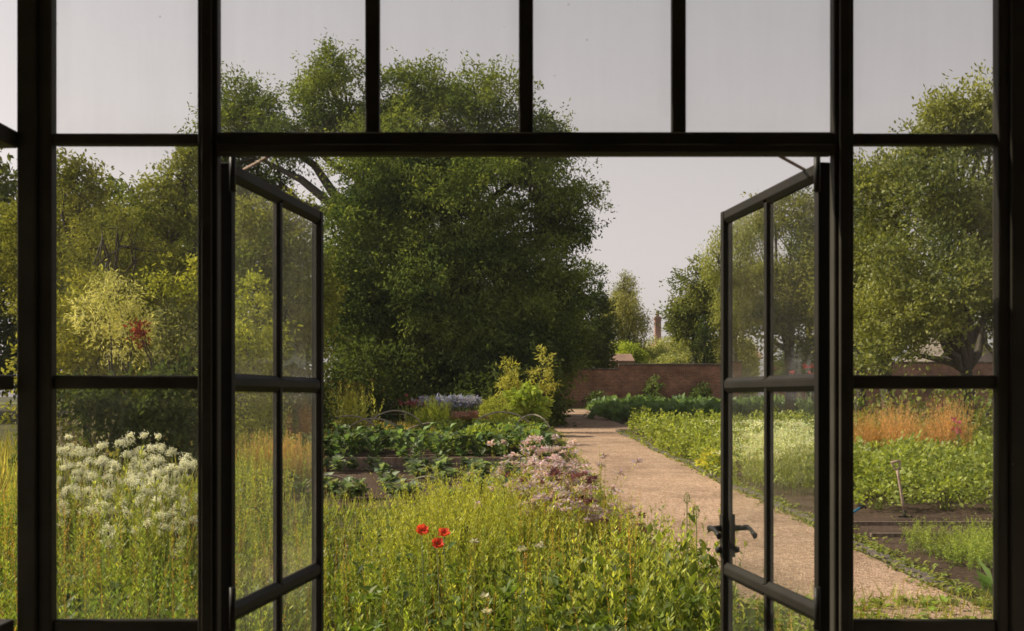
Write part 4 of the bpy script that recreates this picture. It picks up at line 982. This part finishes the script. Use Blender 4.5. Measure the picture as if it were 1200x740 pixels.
# wooden bench in the shade
e = empty('garden_bench', G(457, 36.0), 'small weathered grey bench in the shade under the ash', 'bench')
s = Solid()
for k in range(4): s.box(-.55, .55, -.2 + k * .11, -.2 + k * .11 + .09, .42, .45, .005)
s.build('seat', M_WOOD, e)
s = Solid()
for k in range(11): s.box(-.53 + k * .1, -.53 + k * .1 + .06, .235, .255, .47, .82, .004)
s.box(-.55, .55, .23, .262, .82, .88, .006); s.build('backrest', M_WOOD, e)
for x, y, h_ in ((-.52, -.18, .42), (.52, -.18, .42), (-.52, .245, .82), (.52, .245, .82)):
    s = Solid(); s.box(x - .03, x + .03, y - .03, y + .03, -.02, h_ - .003, .005); s.build('leg', M_WOOD, e)

# --- the wild meadow between the house and the beds
PXC = np.array([-400, 0, 66, 150, 230, 280, 330, 377, 392, 430, 470, 520, 560, 600, 700, 760, 800, 832, 850, 900, 1000, 1165, 1400.])
PYC = np.array([560, 570, 566, 560, 560, 505, 500, 535, 622, 618, 600, 578, 566, 564, 574, 582, 584, 596, 676, 684, 686, 684, 670.])
def hmax(X, Yv):
    px = CX + X / Yv * F
    top = np.interp(px, PXC, PYC)
    return EYE + (HY - top) * Yv / F - gz(Yv)
def meadow_pts(n, x0, x1, y0, y1):
    X = rng.uniform(x0, x1, n); Yv = y0 + (y1 - y0) * rng.random(n) ** .85
    ok = (np.abs(X) < Yv * .75 + .5) & ~((X > 1.55) & (Yv > 5)) & ~((Yv > 9.3) & (X > -2.3))
    return X[ok], Yv[ok]
def meadow():
    cl = Cloud()
    def pick(n, f, seed, lo, y1=13):
        X, Yv = meadow_pts(n, -7, 1.7, 3.1, y1); b = on_ground(X, Yv)
        k = vnoise(b, f, seed) + .6 * vnoise(b, f * 2.6, seed + 1) > lo
        return X[k], Yv[k]
    # leafy yellow green spires in drifts, thick toward the tip
    X, Yv = pick(5600, 1.5, 2, -.15)
    H = np.minimum(hmax(X, Yv), 1.25) * np.clip(.78 + .24 * vnoise(on_ground(X, Yv), 1.8, 8) + rng.normal(0, .09, len(X)), .4, 1.06); k = H > .12; X, Yv, H = X[k], Yv[k], H[k]
    k = (X < .1) | (Yv > 6.3) | (rng.random(len(X)) < .2); X, Yv, H = X[k], Yv[k], H[k]
    mixk = np.clip(.55 + .5 * vnoise(on_ground(X, Yv), 1.3, 21) + rng.normal(0, .2, len(X)), 0, 1)[:, None]
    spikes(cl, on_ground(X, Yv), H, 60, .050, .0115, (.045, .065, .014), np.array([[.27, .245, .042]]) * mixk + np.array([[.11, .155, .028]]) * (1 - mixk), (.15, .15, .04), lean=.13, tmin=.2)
    # straw and rusty seed stems
    X, Yv = pick(3400, 1.1, 6, .05)
    H = np.minimum(hmax(X, Yv) + .03, 1.18) * rng.uniform(.66, 1.06, len(X)); k = H > .12; X, Yv, H = X[k], Yv[k], H[k]
    k = (X < .1) | (Yv > 6.3) | (rng.random(len(X)) < .25); X, Yv, H = X[k], Yv[k], H[k]
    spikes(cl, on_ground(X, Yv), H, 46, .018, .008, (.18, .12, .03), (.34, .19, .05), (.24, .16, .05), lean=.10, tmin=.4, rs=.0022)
    # deep green leafy stems
    X, Yv = pick(2600, 1.8, 11, -.1)
    H = np.minimum(hmax(X, Yv), 1.0) * rng.uniform(.5, .95, len(X)); k = H > .12; X, Yv, H = X[k], Yv[k], H[k]
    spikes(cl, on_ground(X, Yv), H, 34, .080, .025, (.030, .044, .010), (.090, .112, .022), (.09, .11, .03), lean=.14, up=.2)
    # grass blades
    X, Yv = meadow_pts(5000, -7, 1.7, 3.0, 13); n = len(X)
    H = np.clip(hmax(X, Yv), .1, .9) * rng.uniform(.3, .8, n); B = on_ground(X, Yv)
    d = rand_unit(n) * .28; d[:, 2] = 1; cl.leaves(B, norm(d), H, .009, shade((.06, .07, .016), n, .4), up=0)
    # broad understorey leaves
    X, Yv = pick(2600, 1.6, 14, -.3, 12); z = np.clip(hmax(X, Yv), .1, 1.0)
    B = on_ground(X, Yv); B[:, 2] += z * rng.uniform(.1, .7, len(X))
    rosette(cl, B, 5, .10, .045, (.038, .056, .012), up=(-.1, .9), rad=.05, var=.4)
    return tag(cl.build('meadow', M_LEAF), 'wild mass of yellow green meadow plants and straw coloured stems in front of the doors', 'meadow', kind='stuff')
meadow()
def weeds():
    cl = Cloud()
    n = 1500; X = rng.uniform(1.5, 7.5, n); Yv = rng.uniform(4.8, 8.75, n) - .25 * (X > 3.9) * 0; B = on_ground(X, Yv)
    k = vnoise(B, 1.4, 3) > -.6 ; B = B[k]
    rosette(cl, B, 8, .10, .05, (.13, .155, .03), up=(.05, .9), rad=.05, var=.3)
    n = 5000; X = rng.uniform(1.5, 7.5, n); Yv = rng.uniform(4.8, 8.8, n); d = rand_unit(n) * .6; d[:, 2] = 1
    cl.leaves(on_ground(X, Yv), norm(d), rng.uniform(.06, .22, n), .008, shade((.19, .18, .045), n, .25), up=0)
    # weeds creeping at the path edges
    n = 1500; Yv = 9 + 24 * rng.random(n) ** 1.3; X = np.where(rng.random(n) < .7, 3.86 - .018 * (Yv - 9) + rng.normal(0, .1, n), 1.38 + rng.normal(0, .1, n))
    rosette(cl, on_ground(X, Yv), 5, .08, .035, (.13, .14, .035), up=(.1, 1), rad=.05, var=.3)
    tag(cl.build('low_weeds', M_LEAF), 'low weeds and grass covering the ground beside the end of the path', 'weeds', kind='stuff')
weeds()
# greenery bordering path on its left, up to the kale bed
def verge():
    cl = Cloud()
    X, Yv = rng.uniform(-6, 1.38, 900), rng.uniform(9, 14.6, 900)
    rosette(cl, on_ground(X, Yv), 7, .15, .06, (.085, .10, .03), up=(.1, 1.1), rad=.06, var=.3)
    n = 5200; X = rng.uniform(-6.5, 1.38, n); Yv = rng.uniform(9, 14.8, n); d = rand_unit(n) * .4; d[:, 2] = 1
    cl.leaves(on_ground(X, Yv), norm(d), rng.uniform(.1, .34, n), .010, shade((.16, .16, .04), n, .25), up=0)
    # rough grass to the left under the trees
    n = 9000; X = rng.uniform(-16, -4.5, n); Yv = rng.uniform(12, 22, n); d = rand_unit(n) * .4; d[:, 2] = 1
    cl.leaves(on_ground(X, Yv), norm(d), rng.uniform(.3, .9, n), .022, shade((.17, .15, .045), n, .3), up=0)
    tag(cl.build('rough_grass', M_LEAF), 'rough tussocky grass between the meadow and the vegetable beds', 'grass', kind='stuff')
verge()
scatter(protos('dry_grass', M_LEAF, lambda c: spikes(c, rng.normal(0, .2, (110, 3)) * np.array([1, 1, 0]), rng.uniform(.45, .85, 110), 18, .08, .012, (.22, .17, .06), (.42, .26, .12), (.30, .22, .09), lean=.2, up=.9), 2),
        [((px - CX) / F * 18, 18 + rng.normal(0, .5)) for px in (282, 296, 310, 324, 338, 350)], 'tuft of brownish dry grass seen through the left door leaf', 'dry grass', 'brown dry grass tufts behind the left door leaf')

# yellow green bushes at the middle of the meadow
yb = protos('goldenrod_bush', M_LEAF, lambda c: spikes(c, rng.normal(0, .17, (70, 3)) * np.array([1, 1, 0]), rng.uniform(.7, 1.0, 70), 62, .058, .012, (.08, .105, .022), (.25, .235, .045), (.15, .15, .04), lean=.22), 3)
spots = [(490, 8.2), (512, 8.8), (536, 8.4), (560, 9.0), (582, 8.5), (545, 7.8), (606, 8.9), (520, 7.6), (470, 8.0), (596, 7.9)]
outs = []
for i, (px, Yd) in enumerate(spots):
    x = (px - CX) / F * Yd
    o = yb[i] if i < 3 else copy_tree(yb[i % 3])
    h_ = EYE + (HY - np.interp(px, [470, 500, 560, 610], [585, 560, 550, 556])) * Yd / F - gzf(Yd); k = float(h_) / .97 * (1 if i < 7 else .92)
    o.location = (x, Yd, gzf(Yd)); o.scale = (1.1, 1.1, k); o.rotation_euler = (0, 0, rng.uniform(0, 6)); tag(o, 'soft yellow green bush behind the red poppies', 'bush', 'yellow green bushes behind the poppies')

# bee balm: clumps with mauve pink heads, in front left of the path
k = 0
BB = ['mauve flowered bee balm, tallest, whose heads reach the path', 'mauve flowered bee balm at the top left of its patch']
spots = [(628, 10.2, 520), (652, 10.0, 527), (606, 9.8, 545), (640, 9.4, 548), (668, 9.6, 548), (690, 9.4, 568), (618, 8.9, 572), (650, 8.7, 578), (682, 8.8, 590), (705, 9.0, 590), (735, 8.7, 604), (663, 9.0, 560)]
names_ = ['bee balm clump with the topmost heads of the mauve patch', 'bee balm clump right of the topmost one', 'bee balm clump at the far left side of the mauve patch', 'bee balm clump in the upper middle of the mauve patch', 'bee balm clump against the gravel at the upper right of the mauve patch', 'bee balm clump against the gravel at the right of the mauve patch',
          'bee balm clump low on the left of the mauve patch', 'bee balm clump low in the middle of the mauve patch', 'bee balm clump low on the right of the mauve patch', 'bee balm clump with few heads right of the mauve patch', 'darkest bee balm clump, rightmost, almost without open heads', 'bee balm clump in the very middle of the mauve patch']
for i, (px, Yd, pt) in enumerate(spots):
    h_ = EYE + (HY - pt) * Yd / F - gzf(Yd)
    hc = (.74, .58, .68) if i < 10 else (.25, .11, .13)
    flower_plant('bee_balm', names_[i], 'bee balm', G(px, Yd), float(h_), .34, 30, (.09, .105, .028), [27, 25, 23, 27, 27, 22, 17, 20, 18, 12, 9, 25][i], hc, .056, npet=30, group='bee balm clumps in flower', nl=46, LL=.06, LW=.018, split=True, topcol=(.24, .22, .05), hvar=.22, flat=.3)

# poppies
def poppy(label, px, py, Yd, s_):
    p = at(px, py, Yd); g = gzf(Yd); e = empty('poppy', (p[0], Yd, g), label, 'poppy', 'red poppies'); H = p[2] - g
    ti = Matrix.Rotation(rng.uniform(.25, .7), 3, 'X') @ Matrix.Rotation(rng.uniform(-.4, .4), 3, 'Y'); ti = np.array(ti)
    s = Solid(); s.tube([(.03, .02, 0), (.02, .01, H * .5), (0, 0, H)], [.003, .0025, .002], 6); s.build('stem', M_STEM, e)
    cl = Cloud()
    for ring, (np_, r, tilt) in enumerate([(3, .046, .45), (3, .040, 1.0)]):
        for q in range(np_):
            a0 = 2 * PI * (q + .5 * ring) / np_ + rng.normal(0, .1); m_ = 6
            rows = []
            for j in range(3):
                t = j / 2; row = []
                for i in range(m_ + 1):
                    a = a0 + (i / m_ - .5) * 1.9 * (.35 + .65 * t ** .5)
                    rad = r * s_ * (t ** .8) * (1 - .12 * abs(i / m_ - .5) ** 2 * 4) + .002
                    row.append((math.cos(a) * rad, math.sin(a) * rad, r * s_ * t ** 1.6 * tilt + rng.normal(0, .005)))
                rows.append(row)
            V = np.array([v for row in rows for v in row]) @ ti.T + np.array([0, 0, H]); Q = np.array([[j * (m_ + 1) + i, j * (m_ + 1) + i + 1, (j + 1) * (m_ + 1) + i + 1, (j + 1) * (m_ + 1) + i] for j in range(2) for i in range(m_)])
            cl.add(V, Q, shade((.86, .13, .085), len(V), .15, .05))
    cl.build('petals', M_PETAL, e, smooth=True)
    s = Solid(); s.tube([(0, 0, H - .002), (0, 0, H + .012), (0, 0, H + .016)], [.004, .005, .003], 8); s.build('seed_capsule', M_STEM, e)
M_STEM, nt_, o_ = mat('stem'); b_ = N(nt_, 'ShaderNodeBsdfPrincipled', Roughness=.7); b_.inputs['Base Color'].default_value = (.12, .15, .04, 1)
n_ = N(nt_, 'ShaderNodeTexNoise', Scale=40.0); r_ = ramp(nt_, [(.3, (.08, .10, .03)), (.7, (.17, .19, .05))]); nt_.links.new(n_.outputs['Fac'], r_.inputs[0]); nt_.links.new(r_.outputs[0], b_.inputs['Base Color']); nt_.links.new(b_.outputs[0], o_.inputs[0])
poppy('open red poppy, upper left of the three', 494, 624, 5.6, .75); poppy('open red poppy, upper right of the three', 520, 627, 5.9, .75); poppy('open red poppy, lowest of the three', 512, 639, 5.5, .7)

# white flowered cow parsley behind the left panes
def parsley(label, px, Yd, ptop, n_um, spread):
    x = (px - CX) / F * Yd; g = gzf(Yd); H = float(EYE + (HY - ptop) * Yd / F - g)
    e = empty('cow_parsley', (x, Yd, g), label, 'cow parsley', 'white cow parsley behind the left panes'); cl = Cloud()
    B = rng.normal(0, .12, (9, 3)) * np.array([1, 1, 0])
    spikes(cl, B, H * rng.uniform(.6, .9, 9), 60, .11, .03, (.09, .11, .025), (.19, .19, .05), (.14, .15, .04), lean=.12, rs=.005)
    tops = []
    for i in range(n_um):
        a = rng.uniform(0, 2 * PI); r = spread * math.sqrt(rng.random()); z = H * (1 - .34 * (r / spread) ** 1.3 - rng.random() ** 1.7 * .22)
        q = np.array([[math.cos(a) * r, math.sin(a) * r, z]]); f = B[i % 9][None] * .5 + np.array([[math.cos(a) * r * .4, math.sin(a) * r * .4, z * .62]])
        cl.sticks(f, q - [0, 0, .05], .004, .002, np.array([[.14, .15, .04]])); cl.sticks(B[i % 9][None], f, .005, .004, np.array([[.14, .15, .04]])); tops.append(q[0])
    cl.build('foliage', M_LEAF, e)
    for q in tops:
        c = Cloud(); m_ = 11; rr = rng.uniform(.014, .040)
        a = rng.uniform(0, 2 * PI, m_); rad = rr * np.sqrt(rng.random(m_)); U = np.stack([np.cos(a) * rad, np.sin(a) * rad, -rad * rad * 7 + rng.normal(0, .008, m_)], 1) @ np.array(Matrix.Rotation(rng.normal(0, .45), 3, 'X') @ Matrix.Rotation(rng.normal(0, .45), 3, 'Y')).T + q + [0, 0, rng.normal(0, .02)]
        c.sticks(np.repeat((q - [0, 0, .05])[None], m_, 0), U, .0016, .001, shade((.18, .19, .07), m_))
        P = np.repeat(U, 16, 0) + rng.normal(size=(m_ * 16, 3)) * np.array([.012, .012, .010]); D = rand_unit(len(P)) + [0, 0, .4]
        c.leaves(P, norm(D), .010, .009, shade((.92, .90, .86), len(P), .1, .03), up=1)
        c.build('flower_head', M_PETAL, e)
for lab, px, Yd, pt, nu, spd in [('tallest cow parsley in the white mass', 150, 8.3, 500, 80, .36), ('cow parsley at the right of the white mass, by the left door post', 205, 8.0, 518, 66, .32), ('cow parsley at the left of the white mass', 112, 8.6, 514, 62, .32), ('small cow parsley apart at the far left of the white mass', 84, 8.8, 505, 30, .22),
                             ('low cow parsley in front of the white mass', 172, 7.4, 538, 26, .30), ('cow parsley at the back right of the white mass', 182, 9.0, 505, 56, .32), ('low cow parsley at the front right, straggling below the rest', 200, 7.2, 562, 14, .22)]:
    parsley(lab, px, Yd, pt, nu, spd)
scatter(protos('dark_flower_plant', M_LEAF, lambda c: spikes(c, rng.normal(0, .14, (30, 3)) * np.array([1, 1, 0]), rng.uniform(1.1, 1.6, 30), 40, .07, .03, (.05, .055, .03), (.16, .13, .12), (.08, .08, .04), lean=.15), 1), [((92 - CX) / F * 10, 10)], None, 'flower plant', None, labels=['dusky plant with dull flower heads at the back left of the white flowers'])

# bigger leaved plants in the foreground
dk = protos('dock_plant', M_LEAF, lambda c: rosette(c, stemmed(c, np.array([[0, 0, .05], [.02, 0, .25], [0, .02, .42], [0, 0, .58]])), 11, .13, .048, (.062, .084, .016), up=(.2, 1.3), rad=.03), 3)
labs = ['big leaved dock at the lower left pane corner', 'broad bright leaves above the sill in the left pane', 'broad leaved dock at the right of the lower left pane', 'big leaved dock behind the lower left door glass', 'large yellow green leaf clump at the bottom beside the left door leaf', 'pale broad leaves left of the poppies', 'broad leaved plant right of the poppies', 'broad leaved plant at the bottom centre',
        'dark leafy plant at the bottom right of the meadow', 'leafy plant against the path near the lever handle', 'leafy plant below the bee balm', 'leafy bright plant behind the right door bottom rail']
spots = [(88, 5.0, 690), (130, 5.6, 650), (200, 5.4, 675), (305, 5.2, 655), (400, 4.3, 735), (425, 5.4, 650), (600, 5.6, 650), (560, 4.6, 715), (700, 4.8, 690), (790, 5.4, 655), (660, 5.8, 640), (900, 6.3, 705)]
for q in range(34):
    px = rng.uniform(395, 800) if q % 3 else rng.uniform(72, 220); Yd = rng.uniform(4.4, 6.6); spots.append((px, Yd, EYE and HY + (EYE - .15 - rng.uniform(.6, .95)) * F / Yd)); labs.append('broad leaved weed standing among the meadow stems')
for i, (px, Yd, pt) in enumerate(spots):
    o = dk[i] if i < 3 else copy_tree(dk[i % 3]); h_ = max(.3, float(EYE + (HY - pt) * Yd / F - gzf(Yd)))
    o.location = G(px, Yd); o.scale = (.9, .9, h_ / .78); o.rotation_euler = (0, 0, rng.uniform(0, 6)); tag(o, labs[i], 'dock', 'broad leaved plants in the meadow' if i < 12 else 'broad leaved weeds among the meadow stems')
bsh = protos('nettle_bush', M_LEAF, lambda c: (dome(c, 460, .38, .85, .085, .042, (.022, .033, .008), (.110, .132, .025), shell=.8), spikes(c, rng.normal(0, .2, (16, 3)) * np.array([1, 1, 0]), rng.uniform(.75, 1.1, 16), 40, .07, .02, (.09, .11, .025), (.24, .24, .045), (.12, .13, .03))), 3)
spots = [(655, 5.2, 648), (700, 5.6, 628), (745, 5.2, 640), (775, 5.8, 612), (810, 5.4, 632), (730, 6.4, 612), (680, 6.5, 615), (770, 6.8, 594), (805, 6.6, 600), (630, 6.2, 628)]
labs = ['leafy dark bush, near left of the group at the bottom right', 'leafy dark bush in the middle of the group at the bottom right', 'leafy dark bush directly below the path end', 'leafy bush left of the lever handle', 'leafy bush tucked against the right door leaf', 'leafy bush in front of the pale gravel', 'leafy bush under the lowest mauve flowers', 'leafy bush whose tips cross the gravel', 'leafy bush close behind the free edge of the right door leaf', 'leafy bush right of the pale weeds in the meadow centre']
for i, (px, Yd, pt) in enumerate(spots):
    o = bsh[i] if i < 3 else copy_tree(bsh[i % 3]); h_ = float(EYE + (HY - pt) * Yd / F - gzf(Yd))
    o.location = G(px, Yd); o.scale = (1.05, 1.05, h_ / 1.0); o.rotation_euler = (0, 0, rng.uniform(0, 6)); tag(o, labs[i], 'bush', 'leafy bushes at the bottom right')
# teasel-like heads by the right door leaf, spiky leaved plant at the lower right
def teasel(label, px, py, Yd):
    p = at(px, py, Yd); H = p[2] - gzf(Yd); e = empty('teasel', (p[0], Yd, gzf(Yd)), label, 'teasel', 'teasels by the right door leaf')
    cl = Cloud(); n = 9; t = np.sort(rng.uniform(.2, .85, n)); P = np.stack([np.zeros(n), np.zeros(n), t * H], 1); d = rand_unit(n); d[:, 2] = .6
    cl.sticks(np.array([[0, 0, 0.]]), np.array([[0, 0, H]]), .004, .003, np.array((.13, .15, .05))); cl.leaves(P, norm(d), .11, .018, shade((.13, .16, .04), n), fold=.1); cl.build('stem', M_LEAF, e)
    c = Cloud(); m_ = 150; dd = rand_unit(m_); Q = np.array([0, 0, H]) + dd * np.array([.012, .012, .026]); c.leaves(Q, norm(dd + [0, 0, .5]), .012, .004, shade((.09, .10, .035), m_)); c.build('head', M_LEAF, e)
teasel('thin teasel head, left and higher of two by the right door leaf', 805, 584, 6.2); teasel('thin teasel head, right and lower of two by the right door leaf', 816, 600, 6.0)
cl = Cloud(); rosette(cl, np.array([[0, 0, .02]]), 20, .30, .07, (.08, .12, .04), up=(.5, 1.8), rad=.05, droop=.1); tag(cl.build('spiky_plant', M_LEAF, loc=(4.05, 8.9, gzf(8.9))), 'sword leaved plant at the corner of the carrot bed', 'plant')
cl = Cloud(); rosette(cl, np.array([[0, 0, .02], [.25, .1, .02], [-.2, .1, .02]]), 16, .26, .11, (.12, .16, .04), up=(.3, 1.3), rad=.06, droop=.1); tag(cl.build('leafy_plant', M_LEAF, loc=(4.75, 9.1, gzf(9.1))), 'broad leaved plant at the right of the sword leaved one', 'plant')
# small white flowers in the meadow
for i, (px, py, Yd) in enumerate([(632, 640, 5.0), (612, 645, 4.9), (568, 700, 4.4), (556, 636, 5.2), (570, 718, 4.3)]):
    p = at(px, py, Yd); H = p[2] - gzf(Yd); e = empty('white_flower', (p[0], Yd, gzf(Yd)), ['small white flower, highest and rightmost of those in the meadow', 'small cream flower just left of the highest white one', 'whitish flower near the bottom centre of the meadow', 'pale flower right of the poppies', 'lowest whitish flower at the bottom centre'][i], 'flower', 'small white meadow flowers')
    cl = Cloud(); cl.sticks(np.array([[0, 0, 0.]]), np.array([[0, 0, H]]), .003, .002, np.array((.13, .15, .05))); cl.build('stem', M_LEAF, e)
    c = Cloud(); m_ = 22; d = rand_unit(m_); d[:, 2] = np.abs(d[:, 2]) * .5; c.leaves(np.repeat(np.array([[0, 0, H]]), m_, 0), norm(d), .028, .014, shade((.70, .66, .55), m_, .08, .03)); c.build('petals', M_PETAL, e)
